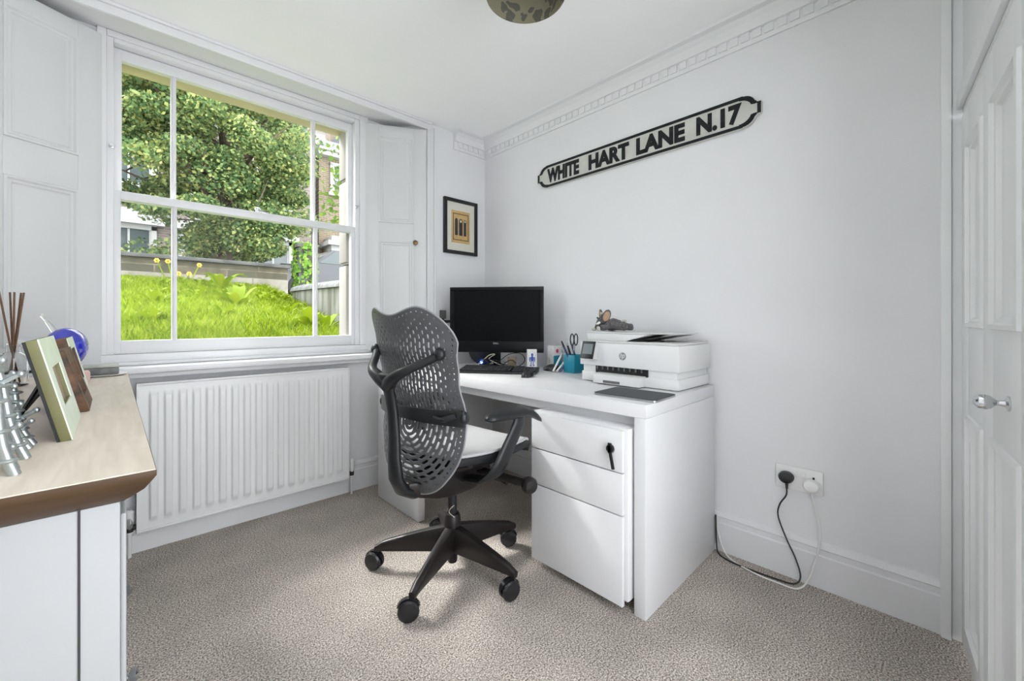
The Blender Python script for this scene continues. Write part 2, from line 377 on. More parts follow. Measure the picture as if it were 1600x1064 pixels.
# window wall: pier, stub, soffit, apron, outer shell
b = mb().box(1.62, XR, YW, 2.9, 0, H)
b.hexa([(1.575, YW, 0), (1.62, YW, 0), (1.62, 2.9, 0), (1.24, 2.9, 0)], [(1.575, YW, H), (1.62, YW, H), (1.62, 2.9, H), (1.24, 2.9, H)])
b.hexa([(XL, YW, 0), (-.405, YW, 0), (-.07, 2.9, 0), (XL, 2.9, 0)], [(XL, YW, H), (-.405, YW, H), (-.07, 2.9, H), (XL, 2.9, H)])
b.box(-.42, 1.6, YW, 2.9, 2.435, H+.02)
o = b.build('wall_window', 'wall', smooth=False); struct(o)
o = mb().box(-.40, 1.57, 2.66, 2.9, 0, .85).build('wall_recess', 'wallgrey', smooth=False); struct(o)
# outer reveal + lintel outside (stucco)
b = mb()
z = .9
while z < 2.5:
    b.box(1.125, 1.3, 2.78, 2.90, z+.012, z+.55); b.box(1.135, 1.3, 2.78, 2.89, z, z+.012); z += .562
o = b.build('trim_1', 'stucco', bev=.006); struct(o, 'cream rusticated stucco reveal outside the window')
o = mb().box(-.3, 1.4, 2.78, 2.92, 2.352, 2.60).build('trim_2', 'soffit', smooth=False); struct(o, 'buff painted lintel soffit outside the window')
o = mb().box(-.3, -.02, 2.78, 2.90, .9, 2.5).build('trim_3', 'stucco', smooth=False); struct(o)
o = mb().box(-.2, 1.3, 2.77, 2.96, .85, .925).build('trim_4', 'extwhite', bev=.008); struct(o, 'outer stone window sill')
# baseboards
def skirt(b, p0, p1, h=.165, t=.02, n=(0, -1)):
    dx, dy = n
    prof = [(0, 0), (t, 0), (t, h-.055), (t-.006, h-.05), (t-.006, h-.028), (t-.002, h-.024), (t-.010, h-.004), (0, h)]
    secs = [[(p[0]+dx*d, p[1]+dy*d, z) for d, z in prof] for p in (p0, p1)]
    b.sweep(secs)
b = mb(); skirt(b, (XR, .03), (XR, YW), n=(-1, 0), h=.185); struct(b.build('baseboard_right', 'trim', ang=20))
b = mb(); skirt(b, (-.2, 2.66), (1.47, 2.66), n=(0, -1), h=.185); struct(b.build('baseboard_recess', 'trim', ang=20))
b = mb(); skirt(b, (1.62, YW), (XR-.02, YW), n=(0, -1), h=.185); struct(b.build('baseboard_window', 'trim', ang=20))
# cornice with dentils (right wall + pier return)
prof = [(0, 0), (.012, 0), (.012, .012), (.022, .016), (.022, .02)]
def cornice(b, p0, p1, n, L):
    dx, dy = n; z0 = 2.335
    prof = [(0, z0), (.010, z0), (.014, z0+.012), (.014, z0+.052), (.028, z0+.056), (.034, z0+.07), (.042, z0+.09), (.062, z0+.108), (.088, z0+.112), (.095, H), (0, H)]
    b.sweep([[(p[0]+dx*d, p[1]+dy*d, z) for d, z in prof] for p in (p0, p1)])
    px, py = p0; ux, uy = (p1[0]-p0[0])/L, (p1[1]-p0[1])/L
    s = .03
    while s < L-.03:
        a = (px+ux*s, py+uy*s); c = (px+ux*(s+.036), py+uy*(s+.036))
        xs = sorted([a[0], c[0], a[0]+dx*.021, c[0]+dx*.021]); ys = sorted([a[1], c[1], a[1]+dy*.021, c[1]+dy*.021])
        b.box(xs[0], xs[-1], ys[0], ys[-1], z0+.018, z0+.053); s += .048
b = mb(); cornice(b, (XR, .03), (XR, YW), (-1, 0), YW-.03); cornice(b, (1.80, YW), (XR, YW), (0, -1), .30)
struct(b.build('trim_5', 'wall', ang=25), 'white plaster cornice with small dentils')
# pier architrave (right of shutter)
b = mb().box(1.575, 1.592, YW-.018, YW, 0, 2.43).box(1.592, 1.628, YW-.012, YW, 0, 2.43).box(1.628, 1.642, YW-.02, YW, 0, 2.43)
struct(b.build('trim_6', 'trim', bev=.003), 'moulded white window architrave on the pier')
# window head fascia band at wall face
b = mb().box(-.42, 1.60, YW-.02, YW, 2.405, H).box(-.42, 1.60, YW-.032, YW, 2.44, H)
struct(b.build('trim_7', 'trim', bev=.003))

# ---- sash window
win = bpy.data.objects.new('window_1', None); C.objects.link(win); struct(win, 'white sliding sash window of six panes')
W0, W1, ZB, ZT = -.03, 1.215, .928, 2.4345
b = mb()
b.box(W0-.02, .006, 2.70, 2.80, ZB+.0002, ZT); b.box(1.152, W1+.02, 2.70, 2.80, ZB+.0002, ZT); b.box(.0062, 1.1518, 2.7002, 2.80, 2.388, ZT)
b.box(W0-.02, W0+.012, 2.688, 2.6998, ZB+.0005, ZT-.0005); b.box(1.18, W1+.02, 2.688, 2.6998, ZB+.0005, ZT-.0005); b.box(W0+.0125, 1.1795, 2.6885, 2.6998, 2.405, ZT-.001)
b.box(W0-.021, W1+.021, 2.6865, 2.80, .885, ZB)
b.box(-.25, W0-.0205, 2.706, 2.799, .86, 2.434); b.box(W1+.0205, 1.43, 2.706, 2.799, .86, 2.434)
b.build('window_frame', 'trim', win, bev=.003)
def sash(y0, y1, z0, z1, rb, rt, sl, name):
    s = mb(); xa, xb = .008, 1.150
    s.box(xa-.004, xa+sl, y0, y1, z0, z1).box(xb-sl, xb+.004, y0, y1, z0, z1).box(xa+sl-.001, xb-sl+.001, y0+.0005, y1, z0, z0+rb).box(xa+sl-.001, xb-sl+.001, y0+.0005, y1, z1-rt, z1)
    for c in (.228, .911): s.box(c-.011, c+.011, y0+.004, y1, z0+rb, z1-rt); s.box(c-.004, c+.004, y0-.004, y0+.006, z0+rb, z1-rt)
    so = s.build(name, 'trim', win, bev=.0025)
    for a, c in ((xa+sl, .217), (.239, .900), (.922, xb-sl)):
        g = mb().box(a-.003, c+.003, (y0+y1)/2-.002, (y0+y1)/2+.002, z0+rb-.003, z1-rt+.003).build('pane', 'pane', so, smooth=False)
    return so
up = sash(2.748, 2.785, 1.665, 2.386, .03, .052, .026, 'upper_sash')
lo = sash(2.706, 2.743, .93, 1.70, .062, .040, .022, 'lower_sash')
b = mb().lathe([(.010, 0), (.010, .012), (.015, .016), (.015, .024), (.006, .03)], c=(.60, 2.73, 1.70), seg=16)
b.at((.63, 2.735, 1.70), rz=.4).box(-.035, .03, -.007, .007, .006, .016).at()
plabel(b.build('sash_fastener', 'chrome', win, bev=.001), 'chrome sash fastener')
for x, z in ((.000, 1.90), (1.158, 1.83)):
    plabel(mb().lathe([(.011, 0), (.011, -.006), (.005, -.008), (.005, -.02), (.008, -.024)], c=(x, 2.70, z), ax='y', seg=14).build('sash_stop', 'silver', win), 'small metal sash stop')
# window board / sill
b = mb().box(-.36, 1.50, 2.555, 2.70, .845, .874).box(-.05, 1.24, 2.672, 2.70, .874, .892)
b.box(-.34, 1.48, 2.60, 2.66, .82, .845)
struct(b.build('window_1_sill', 'trim', bev=.005), 'white painted window board')

# ---- shutters
def shutter(name, label, p0, p1, z0, z1, pans, knob=None):
    dx, dy = p1[0]-p0[0], p1[1]-p0[1]; L = math.hypot(dx, dy); rz = math.atan2(dy, dx)
    t = thing(name, label, 'shutter', (p0[0], p0[1], z0), rz)
    zs = [0] + [v-z0 for p in pans for v in p] + [z1-z0]
    st = .085*L/.39
    b = mb().box(0, st, 0, .03, 0, z1-z0).box(L-st, L, 0, .03, 0, z1-z0)
    for i in range(0, len(zs), 2): b.box(st, L-st, 0, .03, zs[i], zs[i+1])
    b.box(st-.001, L-st+.001, .012, .028, .01, z1-z0-.01)
    fr = b.build('leaf', 'shutter', t, bev=.0015)
    for i in range(1, len(zs)-1, 2):
        q = mb().mould(st-.001, L-st+.001, zs[i], zs[i+1], [(0, 0), (.002, -.006), (.010, -.007), (.016, .002), (.024, .003), (.030, .010), (.036, .0118)])
        q.build('panel_moulding', 'shutter', t, ang=25)
    if knob:
        plabel(mb().lathe([(.006, 0), (.006, -.012), (.014, -.015), (.017, -.022), (.014, -.029), (.004, -.031)], c=(knob[0], 0, knob[1]-z0), ax='y', seg=20).build('knob', 'brass', t), 'small dark brass knob')
    return t
shutter('window_shutter', 'tall white panelled shutter folded back right of the window, with a brass knob', (1.215, 2.690), (1.570, 2.505), .885, 2.398,
        [(1.005, 1.625), (1.745, 2.33)], (.325, 1.615))
shutter('window_shutter', 'tall white panelled shutter folded back left of the window, behind the oak-topped sideboard', (-.385, 2.505), (-.030, 2.690), .885, 2.398,
        [(.98, 1.66), (1.81, 2.33)])

# ---- door leaf, frame, knob (right edge of the picture)
dl = bpy.data.objects.new('door_1', None); C.objects.link(dl); struct(dl, 'white panelled door standing ajar at the right')
dl.location = (2.075, -.018, .012); dl.rotation_euler = (0, 0, math.pi+R(5.94))
# local x runs from hinge towards the camera, visible face is local -y... (rotated by 180 deg: local -y = world +y)
DW, DH = .86, 1.765
cols = [(.125, .355), (.475, .735)]; rows = [(.10, .775), (1.06, 1.63)]
b = mb()
xs = [0] + [v for c in cols for v in c] + [DW]; zs = [0] + [v for r in rows for v in r] + [DH]
for i in range(0, len(xs), 2): b.box(xs[i], xs[i+1], 0, .035, 0, DH)
for i in range(1, len(xs)-1, 2):
    for k in range(0, len(zs), 2): b.box(xs[i], xs[i+1], 0, .035, zs[k], zs[k+1])
b.box(.05, DW-.05, .013, .03, .05, DH-.05)
b.build('door_leaf', 'door', dl, bev=.0015)
for c in cols:
    for r in rows:
        mb().mould(c[0], c[1], r[0], r[1], [(-.006, 0), (-.004, -.007), (.006, -.009), (.012, 0), (.020, .002), (.026, .011), (.034, .013)]).build('panel_moulding', 'door', dl, ang=25)
b = mb().lathe([(.017, 0), (.017, -.004), (.008, -.007), (.0055, -.014), (.006, -.020), (.014, -.028), (.0175, -.038), (.0155, -.048), (.007, -.055), (.001, -.056)], c=(.645, 0, .893), ax='y', seg=28)
plabel(b.build('door_knob', 'chrome', dl), 'polished chrome knob')
b = mb().box(2.062, XR+.12, .005, .032, 0, H).box(2.078, XR+.12, -.03, .005, 0, H)
struct(b.build('trim_8', 'door', bev=.004), 'white door frame upright')
b = mb()
b.at((2.075, -.018, 0), rz=math.pi+R(5.94)).box(0, 1.0, .002, .04, 1.785, H)
b.box(0, 1.0, -.012, .002, 1.80, 1.86)
struct(b.build('trim_9', 'door', bev=.002), 'white panel over the door')

# ============================================================ RADIATOR
rad = thing('radiator', 'white ribbed panel radiator under the window', 'radiator', (.08, 2.605, .11))
RW, RH = .985, .688
nx, nz = 340, 60
vs = []; fs = []
N = 17; pitch = (RW-.07)/N
for j in range(nz+1):
    z = RH*j/nz
    for i in range(nx+1):
        x = RW*i/nx
        u = (x-.035)/pitch; g = 0
        if 0 <= u <= N:
            f = u-math.floor(u); s = min(1, max(0, (abs(f-.5)-.20)/.14)); s = s*s*(3-2*s)   # 1 in groove
            ez = min(z-.045, RH-.045-z); e = min(1, max(0, ez/.018)); g = (1-s)*e
        vs.append((x, -.035 + .011 - .013*g, z))
for j in range(nz):
    for i in range(nx):
        a = j*(nx+1)+i; fs.append((a, a+1, a+nx+2, a+nx+1))
b = mb().raw(vs, fs); b.build('front_panel', 'rad', rad, ang=60)
b = mb().box(0, RW, -.023, .015, 0, RH); b.box(0, .006, -.03, .02, 0, RH).box(RW-.006, RW, -.03, .02, 0, RH).box(0, RW, -.03, -.02, 0, .012).box(0, RW, -.03, -.02, RH-.012, RH)
b.build('casing', 'rad', rad, bev=.004)
for x in (.2, .75): mb().box(x, x+.03, .015, .054, .1, .6).build('bracket', 'rad', rad)
def valve(x):
    v = mb().lathe([(.011, .0), (.011, .05)], c=(x, 0, .0), seg=16).lathe([(.013, .05), (.016, .052), (.018, .10), (.010, .108)], c=(x, 0, 0), seg=16).build('valve_cap', 'white', rad)
    s = 1 if x < .5 else -1
    plabel(mb().lathe([(.012, 0), (.012, abs(.03))], c=(x if s > 0 else x-.03, 0, .025), ax='x', seg=12).lathe([(.014, .008), (.014, .032)], c=(x, 0, 0), seg=12).build('valve_body', 'blackmatt', rad), 'black valve body')
    mb().tube([(x, 0, .01), (x, 0, -.11)], .0075, 10).build('pipe', 'pipe', rad)
valve(-.022); valve(RW+.024)

# ============================================================ SIDEBOARD
sb = thing('sideboard', 'white painted sideboard with a thick oak top in the left foreground', 'sideboard', (-.225, 1.60, 0))
def bxw(b, x0, x1, y0, y1, z0, z1): return b.box(x0+.225, x1+.225, y0-1.6, y1-1.6, z0, z1)
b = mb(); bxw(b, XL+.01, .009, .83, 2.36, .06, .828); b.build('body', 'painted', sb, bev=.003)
b = mb()
for x in (-.034, -.16, -.29, -.41): bxw(b, x, x+.0025, .8285, .832, .062, .827)
b.build('side_groove', 'gap', sb, smooth=False)
b = mb(); bxw(b, XL+.01, .008, .84, 2.35, 0, .06); b.build('plinth', 'painted', sb)
# top with moulded edge
lv = [(.012, .828), (.020, .834), (.034, .846), (.042, .858), (.047, .866), (.047, .8733), (.047, .875)]
def ring(x, z): d = x-.012; return [(XL+.008+.225, .83-d-1.6, z), (x+.225, .83-d-1.6, z), (x+.225, 2.36+d*.8-1.6, z), (XL+.008+.225, 2.36+d*.8-1.6, z)]
b = mb(); secs = [ring(x, z) for x, z in lv]; b.sweep(secs[:-1]); b.build('top_edge', 'oakedge', sb, ang=40)
b = mb(); b.sweep([ring(.0462, .8735), ring(.0455, .8748), ring(.045, .875)]); b.build('top', 'oak', sb, ang=40)
def drawer(y0, y1, z0, z1, ks):
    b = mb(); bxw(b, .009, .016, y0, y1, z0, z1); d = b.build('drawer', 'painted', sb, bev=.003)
    for y in ks:
        z = (z0+z1)/2
        plabel(mb().lathe([(.009, 0), (.006, .008), (.007, .014), (.016, .022), (.018, .028), (.012, .034), (.002, .036)], c=(.016+.225, y-1.6, z), ax='x', seg=20).build('knob', 'chrome', d), 'chrome knob')
drawer(1.30, 2.34, .52, .80, [1.55, 1.95]); drawer(1.72, 2.34, .30, .50, [1.92]); drawer(1.30, 2.34, .08, .28, [1.45, 1.92])
drawer(1.30, 1.70, .30, .50, [])
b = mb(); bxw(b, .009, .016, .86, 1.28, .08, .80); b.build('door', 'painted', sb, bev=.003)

# ---- things on the sideboard
S = .875
def photo_frame(label, x, y, w, h, t, lean, side, face, pic, bw, arch=False, rz=R(90)):
    # faces +x; local x along world y, local -y = world +x
    f = thing('photo_frame', label, 'photo frame', (x, y, S+.001), rz, rx=0)
    piv = Matrix.Rotation(-lean, 4, 'X')
    b = mb(); b.T = piv
    b.box(-w/2, -w/2+bw, 0, t, 0, h).box(w/2-bw, w/2, 0, t, 0, h).box(-w/2+bw, w/2-bw, 0, t, 0, bw).box(-w/2+bw, w/2-bw, 0, t, h-bw, h)
    b.build('frame', side, f, bev=.001)
    b = mb(); b.T = piv
    b.box(-w/2, -w/2+bw, -.002, 0, 0, h).box(w/2-bw, w/2, -.002, 0, 0, h).box(-w/2+bw, w/2-bw, -.002, 0, 0, bw).box(-w/2+bw, w/2-bw, -.002, 0, h-bw, h)
    b.build('frame_face', face, f)
    b = mb(); b.T = piv; b.box(-w/2+bw*.9, w/2-bw*.9, t*.4, t*.5, bw*.9, h-bw*.9); b.build('picture', pic, f)
    b = mb(); b.T = piv; b.box(-w/2, w/2, t, t+.004, .001, h-.001); b.build('backing', 'black', f)
    e0 = piv @ Vector((0, t+.004, h*.6)); 
    hh = e0.z
    b = mb(); b.tube([e0, (0, e0.y+.045, .003)], .004, 6); b.build('easel_leg', 'black', f)
    return f
photo_frame('pale mint photo frame with olive sides, nearest of the leaning frames', -.052, 1.215, .26, .185, .014, R(13), 'olive', 'mint', 'tanpic', .055)
photo_frame('small rusty brown photo frame leaning just behind the mint frame', -.040, 1.50, .20, .15, .036, R(16), 'rust', 'rust', 'tanpic', .035)
photo_frame('small photo frame with a pale green face beside the blue glass ball', -.058, 1.86, .22, .165, .03, R(13), 'rust', 'mint', 'tanpic', .032)
# silver rod sculpture
sp = thing('metal_ornament', 'silver grey metal ornament of knotted rods at the left edge', 'ornament', (-.135, .985, S))
random.seed(3)
rods = [(.04, -.09, .17, -.03, -.02), (.03, -.05, .20, -.04, .0), (.042, .0, .185, -.05, .02), (.01, .03, .21, -.05, .02), (.035, .07, .15, -.05, .02), (.0, -.06, .21, -.05, 0), (-.03, -.02, .2, -.05, .03), (-.03, .07, .2, -.04, 0), (.038, .11, .12, -.04, .02)]
for x, y, h, lx, ly in rods:
    p = [(x+lx*t+.006*math.sin(5*t+x*90), y+ly*t+.006*math.cos(4*t+y*80), h*t) for t in [k/8 for k in range(9)]]
    b = mb().tube(p, [.0068-.0018*k/8 for k in range(9)], 12)
    for k in range(1, 8):
        if k % 2 == 1 or random.random() < .4:
            q = Vector(p[k]); b.ball(q, .0085, 12, 8, (1.3, 1.3, .45))
            a = random.uniform(0, 6.3); e = q+Vector((.022*math.cos(a), .022*math.sin(a), .014)); b.tube([q, e], [.0035, .003], 8); b.ball(e, .0048, 10, 6)
    b.build('rod', 'pewter', sp)
# reed diffuser
rd = thing('reed_diffuser', 'glass reed diffuser with brown reeds at the back left of the sideboard', 'reed diffuser', (-.232, 2.10, S))
b = mb().lathe([(.028, 0), (.034, .004), (.034, .09), (.030, .10), (.016, .112), (.016, .135), (.018, .137), (.0155, .137), (.0135, .112), (.027, .098), (.030, .09), (.030, .008), (.001, .007)], seg=28)
b.build('bottle', 'clearglass', rd)
for dx, dy in ((-.028, -.01), (-.008, .012), (.004, -.012), (.022, .01), (.014, .03)):
    mb().tube([(-dx*.5, -dy*.5, .012), (dx*.2, dy*.2, .13), (dx, dy, .305)], .0026, 8).build('reed', 'reed', rd)
# glass bird-like ornament
gb = thing('glass_ornament', 'round blue glass ornament with a long clear glass neck', 'ornament', (-.115, 2.12, S), R(-43.6))
mb().ball((0, 0, .03), .03, 24, 14, (1.2, 1.2, 1.0)).build('foot', 'clearglass', gb)
mb().ball((0, 0, .120), .068, 32, 20, (.74, .9, 1.0)).build('body', 'cobalt', gb)
mb().ball((-.018, -.035, .130), .030, 20, 12, (1, 1, .6)).build('swirl', 'coral', gb)
mb().tube(smoothpts([(-.02, -.0, .15), (-.04, -.0, .180), (-.062, -.0, .207), (-.085, -.0, .232)], 6), [.018]+[.012-.0004*k for k in range(12)]+[.006]*6, 16).build('neck', 'clearglass', gb)
# coasters, plate, candle
cs = thing('coaster_stack', 'stack of square grey slate coasters by the window board', 'coasters', (-.03, 2.275, S+.0075))
mb().box(-.05, .05, -.05, .05, 0, .026).build('lower_coasters', 'slate', cs, bev=.003)
mb().box(-.05, .05, -.05, .05, .0262, .036).build('top_coaster', 'paleslate', cs, bev=.003)
tag(mb().lathe([(.05, 0), (.072, .003), (.076, .0065), (.070, .0065), (.001, .004)], c=(-.03, 2.275, S), seg=40).build('plate', 'card'), 'thin white round plate under the slate coasters', 'plate')
tag(mb().lathe([(.018, 0), (.021, .01), (.021, .035), (.017, .042), (.002, .043)], c=(-.075, 2.05, S), seg=24).build('candle_holder', 'pinkcer'), 'small pink ceramic pot between the frames and the coasters', 'pot')
tag(mb().lathe([(.012, 0), (.03, .012), (.036, .03), (.034, .03), (.028, .013), (.001, .004)], c=(-.19, 1.30, S), seg=24).build('glass_dish', 'pinkcer'), 'small pinkish bowl behind the leaning frames', 'bowl')

# ============================================================ DESK
dk = thing('desk', 'long white desk with thick panel ends against the right wall', 'desk', (1.397, .768, 0), R(1.2))
# local: x = depth (to the wall), y = length
DD, DLn = .672, 1.615
mb().box(0, DD, 0, DLn, .731, .781).build('desktop', 'desk', dk, bev=.0015)
mb().box(.0005, DD, .0005, .046, 0, .7305).build('end_panel', 'desk', dk, bev=.0015)
mb().box(.02, DD, DLn-.046, DLn-.001, 0, .7305).build('end_panel', 'desk', dk, bev=.0015)
mb().box(.06, .085, .046, DLn-.046, .68, .731).build('rail', 'desk', dk)
# pull-out return
rt = thing('desk_return', 'lower white return panel sticking out from under the far end of the desk', 'desk return', (1.19, 1.98, 0))
mb().box(0, .60, 0, .40, .67, .712).build('top_panel', 'desk', rt, bev=.0015)
mb().box(0, .040, 0, .47, .004, .6695).build('leg_panel', 'desk', rt, bev=.0015)
mb().box(0, .040, .40, .47, .67, .712).build('corner_block', 'desk', rt)
mb().box(.21, .33, .02, .14, .7122, .7262).build('cable_tray', 'greyplastic', rt)

# ---- pedestal drawers
pd = thing('filing_cabinet', 'white three-drawer pedestal cabinet with a key under the near end of the desk', 'filing cabinet', (1.355, .826, 0))
PW = .474; PZ = .686
# local: x depth, y width
mb().box(.020, .52, 0, PW, .05, PZ).build('body', 'cab', pd, bev=.002)
mb().box(.0155, .021, .020, PW-.012, .055, PZ-.012).build('front_gap', 'gap', pd)
for z0, z1 in ((.035, .365), (.370, .522), (.527, PZ-.006)):
    d = mb().box(0, .016, .012, PW-.002, z0, z1).build('drawer', 'cab', pd, bev=.0015)
    if z1 > .6:
        lk = mb().lathe([(.011, 0), (.011, -.004), (.008, -.006)], c=(0, .055, .605), ax='x', seg=20).build('lock', 'silver', d)
        k = mb().box(-.018, -.006, .053, .057, .585, .62)
        k.lathe([(.015, -.006), (.015, -.020)], c=(0, .055, .612), ax='x', seg=16)
        k.box(-.020, -.014, .047, .063, .595, .634); k.at((-.018, .052, .60), rx=R(-12)).box(-.004, .003, -.006, .006, -.062, 0).at()
        plabel(k.build('key', 'black', d, bev=.002), 'black key with a hanging fob')
for x, y in ((.05, .05), (.05, PW-.1), (.45, .05), (.45, PW-.1), (.04, .24)):
    cst = mb().lathe([(.02, -.009), (.022, -.006), (.022, .006), (.02, .009)], c=(x+.01, y, .0225), ax='y', seg=20); cst.box(x, x+.02, y-.008, y+.008, .03, .052)
    cst.build('caster', 'black', pd)

# ============================================================ OFFICE CHAIR
ch = thing('office_chair', 'grey and black perforated-back office chair in front of the desk', 'office chair', (1.079, 1.512, 0), R(6))
# --- five star base
b = mb().lathe([(.018, .035), (.021, .04), (.022, .11), (.030, .125), (.036, .15), (.037, .20), (.034, .235), (.029, .247), (.022, .249)], seg=28)
plabel(b.build('hub', 'chairbase', ch), 'dark hub')
for k in range(5):
    a = R(-7-6+72*k); ca, sa = math.cos(a), math.sin(a)
    secs = []
    for t in [0, .1, .25, .4, .55, .7, .82, .9, .96, 1.0]:
        r = .02+.318*t; wd = .026*(1-t)+.0135*t; zt = .196-.062*t-.02*t*t+(0 if t < .9 else -.05*(t-.9)); hb = .085*(1-t)**.8+.024
        if t > .95: zt -= .004; hb -= .002
        zb = zt-hb
        ring_ = []
        for (q, v) in ((-.72, 1), (0, 1.0), (.72, 1), (1, .82), (.95, .35), (.75, 0), (-.75, 0), (-.95, .35), (-1, .82)):
            zz = zb + (zt-zb)*v; 
            if q == 0: zz += .003
            lx, ly = r, q*wd; ring_.append((lx*ca-ly*sa, lx*sa+ly*ca, zz))
        secs.append(ring_)
    lg = mb().sweep(secs).build('leg', 'chairbase', ch, ang=50)
    # caster
    ex, ey = .325*ca, .325*sa
    a2 = R([130, 150, 112, 142, 165][k]); 
    c2 = mb().at((ex, ey, 0), rz=a2)
    c2.lathe([(.006, .07), (.006, .10)], seg=10)
    for s in (-1, 1):
        ys = [(.028, .003), (.035, .005), (.039, .010), (.039, .017), (.034, .023), (.018, .026), (.002, .027)]
        c2.lathe([(r, s*h) for r, h in ys], c=(.018, 0, .040), ax='y', seg=26)
    hood = []
    for j in range(9):
        t = R(20+140*j/8); hood.append((.018+.044*math.cos(t), .040+.044*math.sin(t)))
    inner = [(.018+.0405*math.cos(R(20+140*j/8)), .040+.0405*math.sin(R(20+140*j/8))) for j in range(8, -1, -1)]
    c2.prism(hood+inner, -.008, .008, 'y')
    c2.build('caster', 'wheel', lg, ang=30)
# --- gas lift, mechanism
mb().lathe([(.019, .245), (.019, .37)], seg=24).build('gas_lift', 'chairdark', ch)
mb().tube(smoothpts([(-.02, -.035, .245), (-.035, -.02, .265), (-.04, -.03, .285), (-.026, -.04, .300)], 5), .002, 6).build('cable_end', 'cablebeige', ch)
b = mb()
def rr(x, y, hw, z0, z1, bulge=.0):   # rounded section at x
    return [(x, y-hw, z0+.25*(z1-z0)), (x, y-hw*.8, z0), (x, y+hw*.8, z0), (x, y+hw, z0+.25*(z1-z0)), (x, y+hw, z1-.15*(z1-z0)), (x, y+hw*.85, z1), (x, y-hw*.85, z1), (x, y-hw, z1-.15*(z1-z0))]
b.sweep([rr(-.25, 0, .030, .410, .455), rr(-.20, 0, .050, .385, .455), rr(-.13, 0, .070, .365, .47), rr(-.05, 0, .080, .352, .475), rr(.06, 0, .080, .350, .485), rr(.15, 0, .07, .36, .49), rr(.17, 0, .065, .39, .49)])
b.build('tilt_mechanism', 'chairbase', ch, bev=.008, ang=50)
b = mb().tube([(.08, 0, .430), (.10, -.20, .425), (.115, -.31, .420)], [.016, .017, .017], 14)
b.at((.118, -.325, .419), rz=R(-20)).lathe([(.018, .02), (.028, .01), (.034, -.006), (.034, -.022), (.026, -.034), (.004, -.038)], ax='y', seg=24).at()
b.tube([(.10, 0, .405), (.13, -.17, .395), (.135, -.20, .392)], [.009, .009, .014], 10)
b.build('tension_knob', 'chairbase', ch)
mb().tube([(.02, 0, .41), (.02, .25, .40), (.0, .30, .405)], [.008, .008, .012], 10).build('height_lever', 'chairbase', ch)
# --- seat
nx, ny = 40, 40
def seatpt(u, v, dz=0):   # u -1..1 across, v 0..1 back to front
    hw = .245 - .045*(1-v)**3 - .02*max(0, v-.8)/.2
    x = -.19 + .47*v; cr = .035*max(0, (v-.85)/.15)**2*u*u
    z = .560 + .016*u*u*(1-.6*v) - .012*math.sin(math.pi*min(1, v*1.1)) + .02*(v-.3)*.3 - .028*max(0, (v-.82)/.18)**2
    return (x-cr, u*hw, z+dz)
vs = [seatpt(-1+2*i/nx, j/ny) for j in range(ny+1) for i in range(nx+1)]
fs = [(j*(nx+1)+i, j*(nx+1)+i+1, (j+1)*(nx+1)+i+1, (j+1)*(nx+1)+i) for j in range(ny) for i in range(nx)]
st = mb().raw(vs, fs).build('seat', 'seat', ch, ang=60)
md = st.modifiers.new('thick', 'SOLIDIFY'); md.thickness = .010; md.offset = 0
loop = [seatpt(1, j/14, -.008) for j in range(15)] + [seatpt(1-2*i/14, 1, -.008) for i in range(1, 15)] + [seatpt(-1, 1-j/14, -.008) for j in range(1, 15)] + [seatpt(-1+2*i/14, 0, -.008) for i in range(1, 14)]
lp = [Vector(p) for p in loop]; b = mb(); cen = Vector((.03, 0, 0)); secs = []
for i in range(len(lp)+1):
    p = lp[i % len(lp)]; d = (Vector((p.x, p.y, 0))-cen).normalized()
    secs.append([p+d*.004+Vector((0, 0, .002)), p+d*.009+Vector((0, 0, -.008)), p+d*.002+Vector((0, 0, -.028)), p-d*.02+Vector((0, 0, -.026)), p-d*.02+Vector((0, 0, -.004))])
b.sweep(secs); plabel(b.build('seat_frame', 'chairdark', ch, ang=50), 'black seat frame')
b = mb()
for s in (-1, 1):
    b.sweep([rr(-.17, s*.10, .02, .49, .535), rr(.0, s*.15, .025, .475, .53), rr(.22, s*.17, .02, .505, .54)])
for x in (-.10, .10): b.tube([(x, -.215, .53), (x, -.08, .48), (x, .08, .48), (x, .215, .53)], .014, 10)
b.build('seat_carrier', 'chairbase', ch, ang=40)
# --- perforated back
ZLO = .405
def interp(tab, x):
    if x <= tab[0][0]: return tab[0][1]
    for (a, b_), (c, d) in zip(tab, tab[1:]):
        if x <= c:
            t = (x-a)/(c-a); t = t*t*(3-2*t); return b_+(d-b_)*t
    return tab[-1][1]
def bw_(q):
    if q < .665: return math.sqrt(max(0, .262**2-(q-.665)**2))
    return interp([(.665, .262), (.74, .257), (.86, .247), (.94, .253), (1.0, .262), (1.2, .264)], q)
def ztop(p):
    a = abs(p); z = 1.108 + .032*math.sin(min(a/.15, 1)*math.pi/2)**2
    k = max(0, min(.999, (a-.12)/.146)); return z - .17*(1-math.sqrt(1-k*k))
def xcen(q): return interp([(.40, -.205), (.50, -.232), (.62, -.232), (.72, -.222), (.86, -.25), (1.0, -.288), (1.14, -.320)], q)
def bpos(p, q):
    d = interp([(.40, .045), (.65, .060), (.85, .070), (1.0, .080), (1.14, .085)], q)
    return (xcen(q) + d*(abs(p)/.262)**2.0, p, q)
def stad(a, b_, hl, hw):
    b_ = max(0, abs(b_)-hl+hw) if hl > hw else abs(b_); return a*a+b_*b_ < hw*hw
